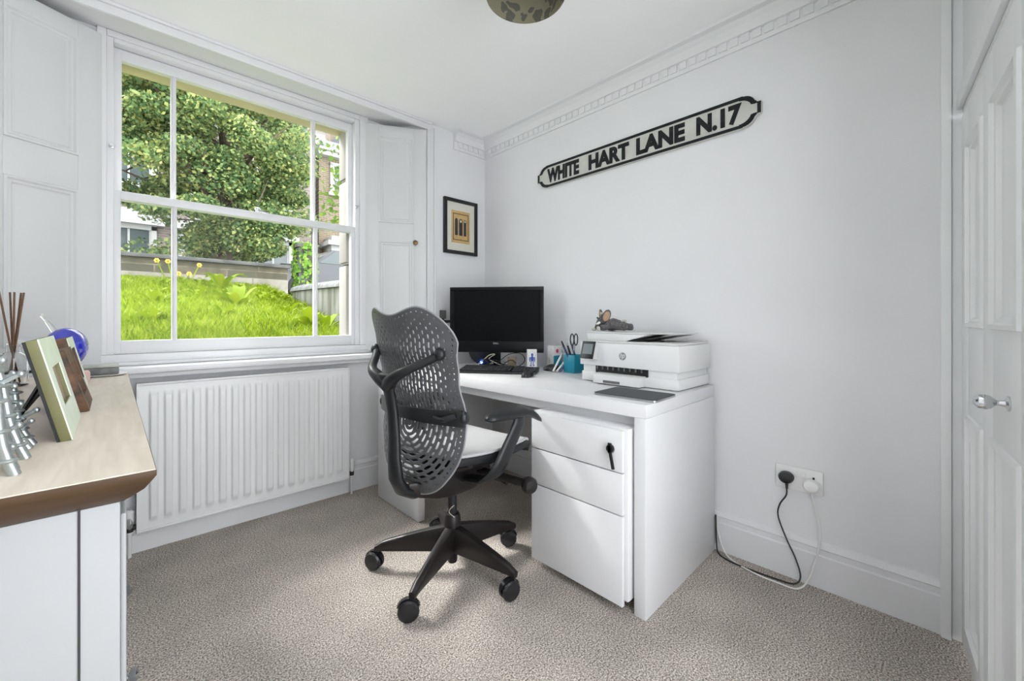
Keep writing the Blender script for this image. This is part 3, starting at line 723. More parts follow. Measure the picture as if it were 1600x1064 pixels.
def hole(p, q):
    if q < .665: de = .262-math.hypot(p, q-.665)
    else: de = min(bw_(q)-abs(p), (ztop(p)-q))
    # ring / column coordinates
    c0 = .705
    sp_ = .0190 if q >= .705 else .0225
    if q >= c0: rho = abs(p); s = q-c0
    else:
        rho = math.hypot(p, q-c0+.02) if q < c0-.02 else abs(p); s = -rho*math.atan2(c0-q, max(abs(p), 1e-6))
        if p < 0: s = s
    if .010 < de < .022:
        # border dots
        s2 = p if (q > .95 and ztop(p)-q < bw_(q)-abs(p)) else (q if q > .6 else .6-abs(math.atan2(abs(p), .665-q)-math.pi/2)*.24)
        f = (s2/.021) % 1-.5
        return stad((de-.016), f*.021, .0036, .0030)
    if de < .030: return False
    j = round(rho/sp_ - .5) if True else 0
    off = rho-(j+.5)*sp_
    ph = .5 if j % 2 else 0
    pit = .031 if q > c0 else .043
    f = ((s/pit)+ph) % 1-.5
    if q > c0:
        top = min(1, max(0, (ztop(p)-.035-q)/.12)); side = min(1, max(0, (de-.03)/.06))
        k = min(top, side); hl = .0035+.0102*k; hw = .0026+.0018*k
    else:
        hl = .0165; hw = .0052
        if rho < .012: return False
    # seat-level: wide bars
    return stad(off, f*pit, hl, hw)
NU, NV = 270, 372
grid = {}; vs = []; fs = []
for j in range(NV+1):
    v = j/NV
    for i in range(NU+1):
        u = -1+2*i/NU
        q = ZLO + .0015 + v*(1.11-ZLO)
        # vertical mapping blends so the last rows follow the top outline
        p = u*bw_(q)
        k = max(0, (v-.55)/.45); q2 = q + (ztop(p)-1.11)*k*k*(3-2*k)
        p = u*bw_(q2 if q2 > .665 else q)
        vs.append((p, q2))
def ok(a):
    p = sum(vs[i][0] for i in a)/4; q = sum(vs[i][1] for i in a)/4
    return not hole(p, q)
for j in range(NV):
    for i in range(NU):
        a = j*(NU+1)+i; f = (a, a+1, a+NU+2, a+NU+1)
        if ok(f): fs.append(f)
me = bpy.data.meshes.new('backrest'); me.from_pydata([(x, 0, z) for x, z in vs], [], fs)
bm = bmesh.new(); bm.from_mesh(me)
loose = [v for v in bm.verts if not v.link_faces]; bmesh.ops.delete(bm, geom=loose, context='VERTS')
bmesh.ops.remove_doubles(bm, verts=bm.verts, dist=1e-5)
for _ in range(2):
    bv = [v for v in bm.verts if v.is_boundary]; newp = {}
    for v in bv:
        nb = [e.other_vert(v).co for e in v.link_edges if e.is_boundary]
        if len(nb) == 2: newp[v] = v.co*.5+(nb[0]+nb[1])*.25
    for v, c in newp.items(): v.co = c
for v in bm.verts: v.co = bpos(v.co.x, v.co.z)
bm.to_mesh(me); bm.free()
me.polygons.foreach_set('use_smooth', [True]*len(me.polygons)); me.materials.append(M['chairback'])
bk = bpy.data.objects.new('backrest', me); C.objects.link(bk); bk.parent = ch
md = bk.modifiers.new('thick', 'SOLIDIFY'); md.thickness = .0045; md.offset = 0
bk['label'] = 'grey perforated polymer backrest'
# rim
out = []
for k in range(0, 61):
    a = -math.pi/2+math.pi/2*k/60; out.append((.262*math.cos(a), .665+.262*math.sin(a)))
q = .68
while q < .97: out.append((bw_(q), q)); q += .02
zt = [(p, ztop(p)) for p in [.2625, .259, .254]+[.25-.01*k for k in range(0, 26)]]
out += zt
full = out + [(-p, q) for p, q in reversed(out[:-1])]
full = [full[0]] + [p for a, p in zip(full, full[1:]) if math.hypot(p[0]-a[0], p[1]-a[1]) > .002]
b = mb().tube([bpos(p, q) for p, q in full] + [bpos(*full[0])], .0034, 8, cap=False)
plabel(b.build('rim', 'chairrim', bk), 'pale grey rim')
# --- lumbar band
b = mb(); secs = []
for k in range(25):
    p = -.268+.536*k/24; x, y, z = bpos(p, .728); th = .006; hh = .030-.006*(1-abs(p)/.268)
    xx = x-.022
    secs.append([(xx-th, y, z-hh), (xx+th, y, z-hh), (xx+th, y, z+hh), (xx-th, y, z+hh)])
b.sweep(secs); lb = b.build('lumbar_support', 'black', ch, bev=.002)
for s in (-1, 1):
    x, y, z = bpos(s*.262, .73); mb().ball((x-.014, y, z), .019, 16, 10, (1.0, .7, 1.3)).build('lumbar_clip', 'chairdark', lb)
b = mb()
b.tube(smoothpts([(bpos(-.25, .73)[0]-.035, -.245, .74), (bpos(-.2, .73)[0]-.045, -.20, .725), (bpos(-.17, .73)[0]-.042, -.165, .733)], 4), [.011, .011, .011, .011, .010, .009, .008, .007, .006], 10)
b.build('lumbar_lever', 'chairdark', lb)
# --- Y spine
def sect(c, ax, n, w_, t_):   # oval section, ax = lateral dir, n = normal dir
    c, ax, n = Vector(c), Vector(ax), Vector(n)
    return [c+ax*(w_*math.cos(t))+n*(t_*math.sin(t)) for t in [2*math.pi*i/14 for i in range(14)]]
b = mb()
spine = [(-.13, .40, .036, .030), (-.215, .405, .040, .026), (-.262, .43, .042, .024), (-.288, .48, .040, .022), (-.296, .56, .035, .020), (-.296, .65, .031, .019), (-.303, .74, .029, .018), (-.318, .82, .030, .017), (-.334, .865, .040, .016), (-.342, .888, .044, .010)]
secs = []
for i, (x, z, ww, tt) in enumerate(spine):
    a = spine[max(i-1, 0)]; c = spine[min(i+1, len(spine)-1)]; d = Vector((c[0]-a[0], 0, c[1]-a[1])).normalized(); n = Vector((d.z, 0, -d.x))
    secs.append(sect((x, 0, z), (0, 1, 0), n, ww, tt))
b.sweep(secs)
b.build('spine', 'chairdark', ch, ang=60)
for s in (-1, 1):
    e = bpos(s*.205, .965)
    path = smoothpts([(-.322, s*.0, .845), (-.335, s*.045, .872), (-.328, s*.10, .900), (e[0]-.040, s*.165, .938), (e[0]-.006, s*.207, .965)], 5)
    ra = [.030-.014*min(1, i/12) for i in range(len(path))]
    am = mb().tube(path, ra, 14); am.ball((e[0]-.012, s*.208, .966), .024, 16, 10, (.8, 1, 1)); am.build('yoke_arm', 'chairdark', ch, ang=60)
# --- arms
for s in (-1, 1):
    an = R(0) if s > 0 else R(-9)
    ar = mb(); cx, cy = .10, s*.295
    stem = smoothpts([(.0, s*.10, .425), (-.01, s*.20, .445), (.0, s*.262, .49), (.045, s*.285, .58), (.095, s*.293, .66), (.10, s*.295, .705)], 5)
    secs = []
    for i, p in enumerate(stem):
        d = (stem[min(i+1, len(stem)-1)]-stem[max(i-1, 0)]).normalized(); n = Vector((0, 1, 0)); n = (n-d*n.dot(d)).normalized() if abs(d.y) < .95 else Vector((0, 0, 1)); ax = d.cross(n)
        t = i/(len(stem)-1); secs.append(sect(p, ax, n, .040-.008*t, .014))
    ar.sweep(secs); ao = ar.build('arm_stem', 'chairdark', ch, ang=60)
    pad = mb(); secs = []
    ca, sa = math.cos(an), math.sin(an)
    for k in range(19):
        t = k/18; x = -.175+.32*t; e = math.sin(math.pi*min(1, max(0, t)))**.38 if 0 < t < 1 else .05
        wz = .050*(1-.28*t)*e; hz = .031*e*(1-.25*t); z = .708-.008*abs(t-.4)-.055*max(0, (t-.62)/.38)**2; y = .02*math.sin(t*2.2)*-s
        c = Vector((cx+x*ca-y*sa, cy+x*sa+y*ca, z)); secs.append([c+Vector((-sa*wz*math.cos(q), ca*wz*math.cos(q), hz*math.sin(q)*(1.0 if math.sin(q) > 0 else .8))) for q in [2*math.pi*i/20 for i in range(20)]])
    pad.sweep(secs); pad.build('arm_pad', 'chairdark', ch, ang=70)

# ============================================================ DESK THINGS
TZ = .7815
# monitor
mo = thing('monitor', 'black widescreen monitor standing at the far end of the desk', 'monitor', (1.795, 2.035, TZ), R(-51.5))
MW, Z0, Z1 = .612, .100, .522
b = mb().box(-MW/2, MW/2, 0, .022, Z0+.006, Z1-.002); b.hexa([(-MW/2+.02, .022, Z0+.02), (MW/2-.02, .022, Z0+.02), (MW/2-.06, .05, Z0+.05), (-MW/2+.06, .05, Z0+.05)], [(-MW/2+.02, .022, Z1-.02), (MW/2-.02, .022, Z1-.02), (MW/2-.06, .05, Z1-.05), (-MW/2+.06, .05, Z1-.05)])
b.build('casing', 'bezel', mo, bev=.003)
b = mb().box(-MW/2, MW/2, -.006, 0, Z0, Z0+.072).box(-MW/2, MW/2, -.006, 0, Z1-.024, Z1).box(-MW/2, -MW/2+.026, -.006, 0, Z0+.072, Z1-.024).box(MW/2-.026, MW/2, -.006, 0, Z0+.072, Z1-.024)
bz = b.build('bezel', 'bezel', mo, bev=.0015)
mb().box(-MW/2+.026, MW/2-.026, -.0015, .0, Z0+.072, Z1-.024).build('screen', 'screen', mo)
plabel(text('logo', 'DELL', 'silver', bz, -.018, .018, Z0+.053, Z0+.064, -.0065, .0006, .02), 'silver DELL lettering')
b = mb().box(-.024, .024, .028, .045, .012, Z0+.12); b.hexa([(-.11, -.03, 0), (.11, -.03, 0), (.10, .12, 0), (-.10, .12, 0)], [(-.105, -.025, .008), (.105, -.025, .008), (.08, .11, .014), (-.08, .11, .014)])
b.build('stand', 'bezel', mo, bev=.004)
# round speaker with blue light
rs = thing('round_speaker', 'black round speaker with a glowing blue light behind the keyboard', 'speaker', (1.835, 2.215, TZ), R(-46))
mb().lathe([(.03, .0), (.075, .004), (.098, .022), (.103, .04), (.098, .058), (.06, .07), (.01, .074)], c=(0, -.02, .1035), ax='y', seg=40).build('shell', 'black', rs)
plabel(mb().ball((-.01, -.022, .022), .0085, 14, 10).build('light', 'led', rs), 'blue power light')
# keyboard
kb = thing('keyboard', 'black keyboard lying in front of the monitor', 'keyboard', (1.588, 1.807, TZ), R(-54.4))
KL = .465
b = mb().hexa([(-KL/2, 0, 0), (KL/2, 0, 0), (KL/2, .165, 0), (-KL/2, .165, 0)], [(-KL/2, .002, .012), (KL/2, .002, .012), (KL/2, .165, .026), (-KL/2, .165, .026)])
b.build('body', 'black', kb, bev=.003)
ky = mb()
for r_ in range(6):
    y = .018+.0235*r_; z = .012+.014*y/.165
    nk = 15
    for k in range(nk):
        if r_ == 0 and 4 <= k <= 8:
            if k != 4: continue
            x0 = -KL/2+.012+k*.0203; ky.box(x0, x0+.098, y, y+.0185, z, z+.009); continue
        x0 = -KL/2+.012+k*.0203; ky.box(x0, x0+.0178, y, y+.0185, z, z+.009)
    for k in range(7):
        if r_ == 5 and k > 2: continue
        x0 = -KL/2+.326+k*.0185; ky.box(x0, x0+.0160, y, y+.0185, z, z+.009)
o = ky.build('keys', 'key', kb, bev=.0012, segs=1); o['kind'] = 'stuff'
# mice
def mouse(label, loc, rz):
    m = thing('computer_mouse', label, 'mouse', loc, rz)
    secs = []
    for k in range(15):
        t = k/14; x = -.052+.104*t; e = max(.12, math.sin(math.pi*(.04+.92*t))**.5); hw = .031*e*(1-.12*t); hh = .036*math.sin(math.pi*(.10+.78*t))**.8
        secs.append([(x, hw*math.cos(a), max(0.0, .004+hh*math.sin(a)) if math.sin(a) > 0 else 0) for a in [math.pi*i/12 for i in range(13)]])
    mb().sweep(secs).build('shell', 'black', m, ang=60)
    plabel(mb().lathe([(.009, -.0035), (.010, 0), (.009, .0035)], c=(.028, 0, .026), ax='y', seg=16).build('wheel', 'greyplastic', m), 'grey scroll wheel')
    return m
mouse('small black mouse in front of the right end of the keyboard', (1.640, 1.600, TZ), R(20))
mouse('black mouse beside the teal pen pots', (1.945, 1.690, TZ), R(-50))
# robot card box
rbx = thing('card_box', 'small white box printed with a blue figure, in front of the monitor', 'box', (1.893, 1.808, TZ), R(-40))
mb().box(-.030, .030, 0, .045, 0, .125).build('carton', 'card', rbx, bev=.001)
b = mb(); 
def disc(b, x, z, rx, rz_, y=-.001): b.prism([(x+rx*math.cos(a), z+rz_*math.sin(a)) for a in [2*math.pi*i/16 for i in range(16)]], y, 0, 'y')
disc(b, 0, .092, .007, .010); disc(b, 0, .068, .011, .016); b.box(-.018, -.012, -.001, 0, .05, .078).box(.012, .018, -.001, 0, .05, .078); b.box(-.009, -.004, -.001, 0, .025, .055).box(.004, .009, -.001, 0, .025, .055); b.box(-.013, -.004, -.001, 0, .022, .028).box(.004, .013, -.001, 0, .022, .028)
plabel(b.build('printed_figure', 'blueink', rbx), 'blue printed figure')
b = mb(); random.seed(5)
for k in range(14):
    a = 2*math.pi*k/14; disc(b, .023*math.cos(a), .066+.05*math.sin(a), .0012, .0018)
b.build('printed_dots', 'ink', rbx)
# brown card box (behind)
tag(mb().at((1.83, 1.90, TZ), rz=R(-45)).box(-.045, .01, 0, .03, 0, .075).build('small_carton', 'brownbox', bev=.002), 'small brown carton beside the white box, under the monitor', 'box')
# tissue / speckled box
tb = thing('speckled_box', 'white speckled box with a teal band and pink dot beside the pen pots', 'box', (2.00, 1.725, TZ))
mb().box(0, .078, 0, .052, 0, .148).build('carton', 'speckle', tb, bev=.001)
mb().box(.001, .077, -.0008, 0, .085, .147).build('white_band', 'card', tb)
mb().box(.001, .077, -.0012, 0, .0, .085).build('teal_band', 'teal', tb)
b = mb(); disc(b, .034, .113, .012, .013, -.002); b.build('pink_dot', 'pink', tb)
# pen pot + pens
pp = thing('pen_pot', 'square teal pen pot left of the printer', 'pen pot', (1.975, 1.545, TZ), R(-4))
s_ = .042
b = mb().box(-s_, s_, -s_, s_, 0, .004).box(-s_, -s_+.003, -s_, s_, .004, .105).box(s_-.003, s_, -s_, s_, .004, .105).box(-s_+.003, s_-.003, -s_, -s_+.003, .004, .105).box(-s_+.003, s_-.003, s_-.003, s_, .004, .105)
b.build('pot', 'teal', pp, bev=.0008)
def pen(label, m, base, tip, cap='silver', name='pen', r=.0058, g='pens in the teal pot'):
    t = thing(name, label, 'pen', base); t['group'] = g
    d = Vector(tip)-Vector(base)
    mb().tube([(0, 0, 0), d*.8], r, 10).build('barrel', m, t); mb().tube([d*.8, d*.97, d], [r*1.02, r*.9, r*.5], 10).build('cap', cap, t)
    return t
pcx, pcy = 1.975, 1.545
pen('navy pen standing in the teal pot', 'bluepen', (pcx-.02, pcy-.02, TZ+.007), (pcx-.055, pcy+.05, TZ+.185), 'black')
pen('black pen with a silver end in the teal pot', 'black', (pcx+.0, pcy-.01, TZ+.007), (pcx-.03, pcy+.038, TZ+.195))
pen('navy pen with a silver tip leaning in the teal pot', 'bluepen', (pcx+.02, pcy-.025, TZ+.007), (pcx+.01, pcy+.037, TZ+.19))
pen('white pen leaning out of the teal pot', 'card', (pcx-.02, pcy+.01, TZ+.007), (pcx-.03, pcy+.06, TZ+.14))
scs = thing('scissors', 'black-handled scissors standing in the teal pen pot', 'scissors', (pcx+.015, pcy+.012, TZ+.007))
mb().hexa([(-.004, -.001, 0), (.004, -.001, 0), (.004, .001, 0), (-.004, .001, 0)], [(-.008, -.001, .155), (.008, -.001, .155), (.008, .001, .155), (-.008, .001, .155)]).build('blade', 'silver', scs)
b = mb()
for s in (-1, 1):
    b.tube([(s*.018+.017*math.cos(a), 0, .185+.034*math.sin(a)) for a in [2*math.pi*i/16 for i in range(17)]], .0035, 8, cap=False)
b.build('handle', 'black', scs)
for i, (dx, c) in enumerate(((0, 'card'), (.022, 'bluepen'), (-.020, 'card'))):
    base = Vector((1.905+dx*.6, 1.620-dx*.8, TZ+.005)); tip = Vector((1.97+dx*.6, 1.597-dx, TZ+.075+.02*i))
    pen(['white pen leaning on the side of the teal pot, nearest the mouse', 'navy pen leaning against the side of the teal pot', 'white pen leaning beside the mouse and the teal pot'][i], c, base, tip, g='pens leaning on the pot')
# cables behind the keyboard
random.seed(11)
def cable(name, label, m, pts, r=.0026, grp=None, seg=7):
    return tag(mb().tube(smoothpts(pts, 7), r, seg).build(name, m), label, 'cable', grp)
cable('power_cable', 'black cable looping in a wide arc under the monitor', 'cable', [(1.80, 2.02, TZ+.003), (1.74, 1.98, TZ+.02), (1.80, 1.93, TZ+.09), (1.88, 1.90, TZ+.095), (1.90, 1.88, TZ+.05), (1.84, 1.90, TZ+.01), (1.76, 1.95, TZ+.004)])
cable('power_cable', 'black cable tangled behind the middle of the keyboard', 'cable', [(1.70, 2.10, TZ+.004), (1.73, 2.03, TZ+.035), (1.70, 2.05, TZ+.06), (1.76, 1.98, TZ+.05), (1.80, 1.94, TZ+.01), (1.84, 1.90, TZ+.03), (1.80, 1.90, TZ+.06), (1.76, 1.94, TZ+.03), (1.72, 1.97, TZ+.004)], .003)
cable('data_cable', 'pale beige cable with a twist behind the keyboard', 'cablebeige', [(1.62, 2.12, TZ+.004), (1.66, 2.08, TZ+.02), (1.71, 2.06, TZ+.055), (1.73, 2.03, TZ+.085), (1.77, 2.02, TZ+.09), (1.74, 2.04, TZ+.06), (1.78, 2.0, TZ+.03), (1.82, 1.96, TZ+.004)], .0035)
cable('data_cable', 'beige cable lying along the back of the keyboard', 'cablebeige', [(1.68, 2.05, TZ+.004), (1.73, 1.99, TZ+.012), (1.77, 1.93, TZ+.018), (1.80, 1.89, TZ+.008)], .003)
# printer
pr = thing('printer', 'white multifunction printer on the near end of the desk', 'printer', (1.745, 1.325, TZ), R(-90))
# local x: 0..0.52 to the right (world -y); local y: depth to the wall; z up
PWd = .520
b = mb().box(.004, PWd-.004, .009, .335, .004, .050); b.box(.010, PWd-.014, .014, .33, .049, .084); b.box(.02, PWd-.02, .02, .33, 0, .006)
base = b.build('base', 'printer', pr, bev=.003)
b = mb().box(0, PWd, 0, .333, .083, .196); b.build('upper_body', 'printer', pr, bev=.0025)
mb().box(.09, .372, .008, .014, .048, .083).build('paper_slot', 'black', pr)
for k in range(9): mb().box(.10+.030*k, .106+.030*k, .002, .010, .066, .082).build('slot_rib', 'greyplastic', pr)
b = mb().box(.112, .36, -.042, .05, .006, .048).box(.112, .36, -.046, -.042, .006, .040)
b.build('paper_tray', 'printer', pr, bev=.003)
mb().box(.17, .26, -.0475, -.044, .010, .022).build('tray_handle', 'greyplastic', pr)
mb().box(.11, .362, -.041, .03, .048, .052).build('tray_lid', 'printerlid', pr, bev=.001)
# lid and document feeder
b = mb().box(.004, PWd-.004, .006, .32, .1965, .206); b.build('scanner_lid', 'printerlid', pr, bev=.003)
b = mb().prism([(.02, .206), (.235, .206), (.335, .233), (.335, .240), (.012, .2455), (.012, .239)], .04, .29, 'y')
b.build('document_feeder', 'printer', pr, bev=.002)
b = mb().hexa([(.01, .035, .246), (.34, .035, .2405), (.34, .295, .2405), (.01, .295, .246)], [(.01, .035, .251), (.34, .035, .247), (.34, .295, .247), (.01, .295, .251)])
b.hexa([(.33, .09, .240), (.475, .09, .243), (.475, .30, .243), (.33, .30, .240)], [(.33, .09, .2465), (.475, .09, .247), (.475, .30, .247), (.33, .30, .2465)])
b.build('feeder_tray', 'printerlid', pr, bev=.0012)
mb().hexa([(.236, .05, .207), (.30, .05, .207), (.30, .28, .207), (.236, .28, .207)], [(.25, .05, .2125), (.47, .10, .240), (.47, .28, .240), (.25, .28, .2125)]).build('feeder_gap_shade', 'black', pr)  # black wedge stands in for the shade in the gap under the feeder tray
# control panel
b = mb().hexa([(.028, -.038, .118), (.105, -.038, .118), (.108, 0, .110), (.028, 0, .110)], [(.028, -.012, .200), (.105, -.012, .200), (.105, .004, .200), (.028, .004, .200)])
cp = b.build('control_panel', 'printerlid', pr, bev=.003)
N1 = Vector((0, -.082, -.026)).normalized()
def pan(b, x0, x1, t0, t1, d):
    p0 = Vector((0, -.038, .118)); q = Vector((0, -.012, .200)); n = Vector((0, -(q.z-p0.z), (q.y-p0.y))).normalized()*d
    A = p0+(q-p0)*t0; B = p0+(q-p0)*t1; nn = n
    v = [(x0, A.y, A.z), (x1, A.y, A.z), (x1, B.y, B.z), (x0, B.y, B.z)]
    b.raw(v+[(x, y+nn.y, z+nn.z) for x, y, z in v], [(0, 1, 2, 3), (4, 5, 6, 7), (0, 1, 5, 4), (1, 2, 6, 5), (2, 3, 7, 6), (3, 0, 4, 7)])
b = mb(); pan(b, .027, .106, -.02, 1.02, .003); b.build('panel_bezel', 'black', cp, bev=.001)
b = mb(); pan(b, .038, .095, .26, .86, .0036); plabel(b.build('display', 'lcd', cp), 'grey touch display')
# hp logo
b = mb()
pts = [(.247+.0185*math.cos(a), .137+.0185*math.sin(a)) for a in [2*math.pi*i/36 for i in range(36)]]
b.prism(pts, -.0008, 0, 'y'); lg = b.build('logo', 'logogrey', pr)
tx = text('logo_letters', 'hp', 'printer', lg, .2345, .2595, .1215, .1535, -.0010, .0005, .0)
for v in tx.data.vertices: v.co.x += (v.co.z-.137)*.30
# tablet
tbp = thing('tablet', 'tablet in a charcoal cover lying at the desk edge in front of the printer', 'tablet', (1.545, .90, TZ+.0008), R(-87.5))
# local x to right
def rrect(x0, x1, y0, y1, r, n=5):
    out = []
    for cx, cy, a0 in ((x1-r, y1-r, 0), (x0+r, y1-r, 90), (x0+r, y0+r, 180), (x1-r, y0+r, 270)):
        for i in range(n+1): a = R(a0+90*i/n); out.append((cx+r*math.cos(a), cy+r*math.sin(a)))
    return out
mb().prism(rrect(-.135, .135, -.095, .095, .012), 0, .007, 'z').build('body', 'silver', tbp, bev=.001)
mb().prism(rrect(-.134, .134, -.094, .094, .012), .0072, .0100, 'z').build('cover', 'cover', tbp)
# elephant
el = thing('toy_elephant', 'grey plush toy elephant lying on top of the printer', 'toy elephant', (1.885, 1.235, TZ+.2515), R(-90))
# local x: right(+) = rump; -y faces camera
def skin(name, m, parent, pts, edges, rad, root=0, sub=2):
    me = bpy.data.meshes.new(name); me.from_pydata(pts, edges, []); o = bpy.data.objects.new(name, me); C.objects.link(o); o.parent = parent
    md = o.modifiers.new('skin', 'SKIN'); md.use_smooth_shade = True
    for i, r in enumerate(rad):
        sv = me.skin_vertices[0].data[i]; rr_ = r if isinstance(r, tuple) else (r, r); sv.radius = rr_; sv.use_root = (i == root)
    md2 = o.modifiers.new('sub', 'SUBSURF'); md2.levels = sub; md2.render_levels = sub
    me.materials.append(M[m]); return o
P = [(.035, 0, .034), (.005, 0, .036), (-.020, -.004, .048), (-.040, -.012, .062), (-.056, -.024, .040), (-.060, -.034, .020), (-.066, -.044, .010),
     (.065, -.014, .026), (.092, -.028, .020), (.114, -.036, .024), (.065, .016, .026), (.095, .03, .020), (.113, .034, .024),
     (.0, -.026, .022), (-.016, -.042, .017), (-.030, -.056, .016), (.0, .024, .022), (-.030, .032, .016), (-.052, .034, .015)]
Ed = [(0, 1), (1, 2), (2, 3), (3, 4), (4, 5), (5, 6), (0, 7), (7, 8), (8, 9), (0, 10), (10, 11), (11, 12), (1, 13), (13, 14), (14, 15), (1, 16), (16, 17), (17, 18)]
Rd = [.034, .031, .034, .037, .020, .012, .010, .022, .019, .023, .021, .018, .021, .019, .017, .017, .018, .015, .014]
skin('body', 'plush', el, P, Ed, Rd)
for s in (-1, 1):
    c = Vector((-.016, -.040, .072)) if s < 0 else Vector((-.062, .016, .078))
    rz_, ry_ = (R(18), R(22)) if s < 0 else (R(-30), R(-25))
    b = mb(); b.at(c, rz=rz_, ry=ry_).ball((.012*-s, 0, .012), .030, 20, 12, (.72, .17, 1.12)).at()
    ear = b.build('ear', 'plush', el)
    b = mb(); b.at(c, rz=rz_, ry=ry_).ball((.013*-s, -.0035, .010), .024, 18, 10, (.70, .13, 1.1)).at()
    plabel(b.build('ear_lining', 'plushtan', ear), 'tan ear lining')
mb().ball((-.048, -.0475, .067), .0045, 12, 8).build('eye', 'black', el); mb().ball((-.066, -.024, .069), .0045, 12, 8).build('eye', 'black', el)
mb().ball((-.032, -.0635, .014), .012, 12, 8, (.9, .5, .9)).build('foot_pad', 'plushpale', el); mb().ball((-.070, -.048, .009), .011, 12, 8, (1.1, 1, .8)).build('trunk_tip', 'plushpale', el)
mb().tube([(-.040, -.040, .045), (-.044, -.052, .038), (-.050, -.058, .036)], [.006, .0055, .003], 10).build('tusk', 'card', el)
mb().ball((-.038, -.012, .090), .017, 14, 8, (1.1, 1, .5)).build('hair_tuft', 'plushpale', el); mb().tube([(.058, 0, .040), (.074, .0, .054), (.088, 0, .052), (.094, 0, .046)], [.006, .006, .007, .003], 10).build('tail', 'plushpale', el)

# ============================================================ WALL THINGS
sg = thing('street_sign', 'long street name sign reading WHITE HART LANE N.17 on the right wall', 'sign', (XR-.0015, 1.262, 2.037), R(-90))
SL, SH = .675, .0735
def sign_outline(k):   # k inset
    L, Hh = SL-k, SH-k
    q = []
    def end(s):
        r = []
        n = 8
        r.append((L-.075, Hh))
        for i in range(n+1):
            a = R(90-72*i/n); r.append((L-.075+.052*math.cos(a), (Hh-.052)+.045*math.sin(a)+.004))
        r.append((L-.014, .026-k*.3)); r.append((L, .026-k*.3)); 
        return r
    e = end(1)
    right = e + [(x, -z) for x, z in reversed(e)]
    left = [(-x, z) for x, z in reversed(e)]; left = [(-x, -z) for x, z in e] + [(-x, z) for x, z in reversed(e)]
    return right + left
mb().prism(sign_outline(0), -.016, 0, 'y').build('plate', 'signwhite', sg, bev=.0015)
# border ring
o_, i_ = sign_outline(.002), sign_outline(.0165)
n = len(o_); b = mb()
vs = [(x, -.016, z) for x, z in o_] + [(x, -.016, z) for x, z in i_] + [(x, -.0185, z) for x, z in o_] + [(x, -.0185, z) for x, z in i_]
fs = []
for k in range(n):
    j = (k+1) % n; fs += [(2*n+k, 2*n+j, 3*n+j, 3*n+k), (k, j, 2*n+j, 2*n+k), (n+k, 3*n+k, 3*n+j, n+j)]
b.raw(vs, fs).build('border', 'signblack', sg)
YC = 1.262
for s, ya, yb in (('WHITE', 1.850, 1.590), ('HART', 1.518, 1.245), ('LANE', 1.200, .930), ('N.17', .873, .668)):
    text('lettering', s, 'signblack', sg, YC-ya, YC-yb, -.046, .046, -.0175, .0015, .05)
for x, z in ((-.60, -.03), (.24, .03), (.30, -.02), (.63, .01)):
    pass
# framed print
pf = thing('framed_print', 'black framed print of three arched windows on the wall above the monitor', 'framed picture', (1.861, YW-.001, 1.772))
w2, h2, bw = .150, .200, .024
b = mb().box(-w2, -w2+bw, -.022, 0, -h2, h2).box(w2-bw, w2, -.022, 0, -h2, h2).box(-w2+bw, w2-bw, -.022, 0, -h2, -h2+bw).box(-w2+bw, w2-bw, -.022, 0, h2-bw, h2)
b.build('frame', 'frameblack', pf, bev=.0012)
mb().box(-w2+bw, w2-bw, -.010, -.002, -h2+bw, h2-bw).build('mount', 'mount', pf)
pr_ = mb().box(-.083, .083, -.0108, -.010, -.118, .118).build('print', 'gold', pf)
b = mb()
for a, c, d, e in ((-.070, .070, -.098, -.092), (-.070, .070, .092, .098), (-.070, -.064, -.092, .092), (.064, .070, -.092, .092)): b.box(a, c, -.0114, -.0108, d, e)
b.build('printed_border', 'brownink', pr_)
b = mb()
for cx, wd, pt in ((-.040, .013, 1.4), (.0, .016, 1), (.038, .012, 1)):
    poly = [(cx-wd, -.062), (cx+wd, -.062), (cx+wd, .045)] + [(cx+wd*math.cos(R(a)), .045+wd*pt*math.sin(R(a))) for a in (30, 60, 90, 120, 150)] + [(cx-wd, .045)]
    b.prism(poly, -.0114, -.0108, 'y')
b.build('printed_windows', 'ink', pr_)
b = mb(); disc(b, 0, .043, .008, .010, 0); b.v = [(x, -.0114-.0006*(1 if y < 0 else 0)+0*y, z) for x, y, z in b.v]
b = mb(); b.prism([(.008*math.cos(a), .043+.010*math.sin(a)) for a in [2*math.pi*i/16 for i in range(16)]], -.0118, -.0114, 'y')
b.prism([(.038+.006*math.cos(a), .045+.007*math.sin(a)) for a in [2*math.pi*i/16 for i in range(16)]], -.0118, -.0114, 'y')
b.build('printed_roundels', 'mount', pr_)
# grey box on pier
wb = thing('wall_box', 'small grey box with a black plug on the wall left of the monitor', 'socket', (1.70, YW-.001, 1.13))
mb().box(-.02, .02, -.03, 0, -.03, .03).build('cover', 'greyplastic', wb, bev=.003)
mb().box(.0, .05, -.035, -.012, -.06, -.040).build('plug', 'black', wb, bev=.003); mb().box(-.004, .008, -.02, -.005, -.05, -.03).build('bracket', 'black', wb)
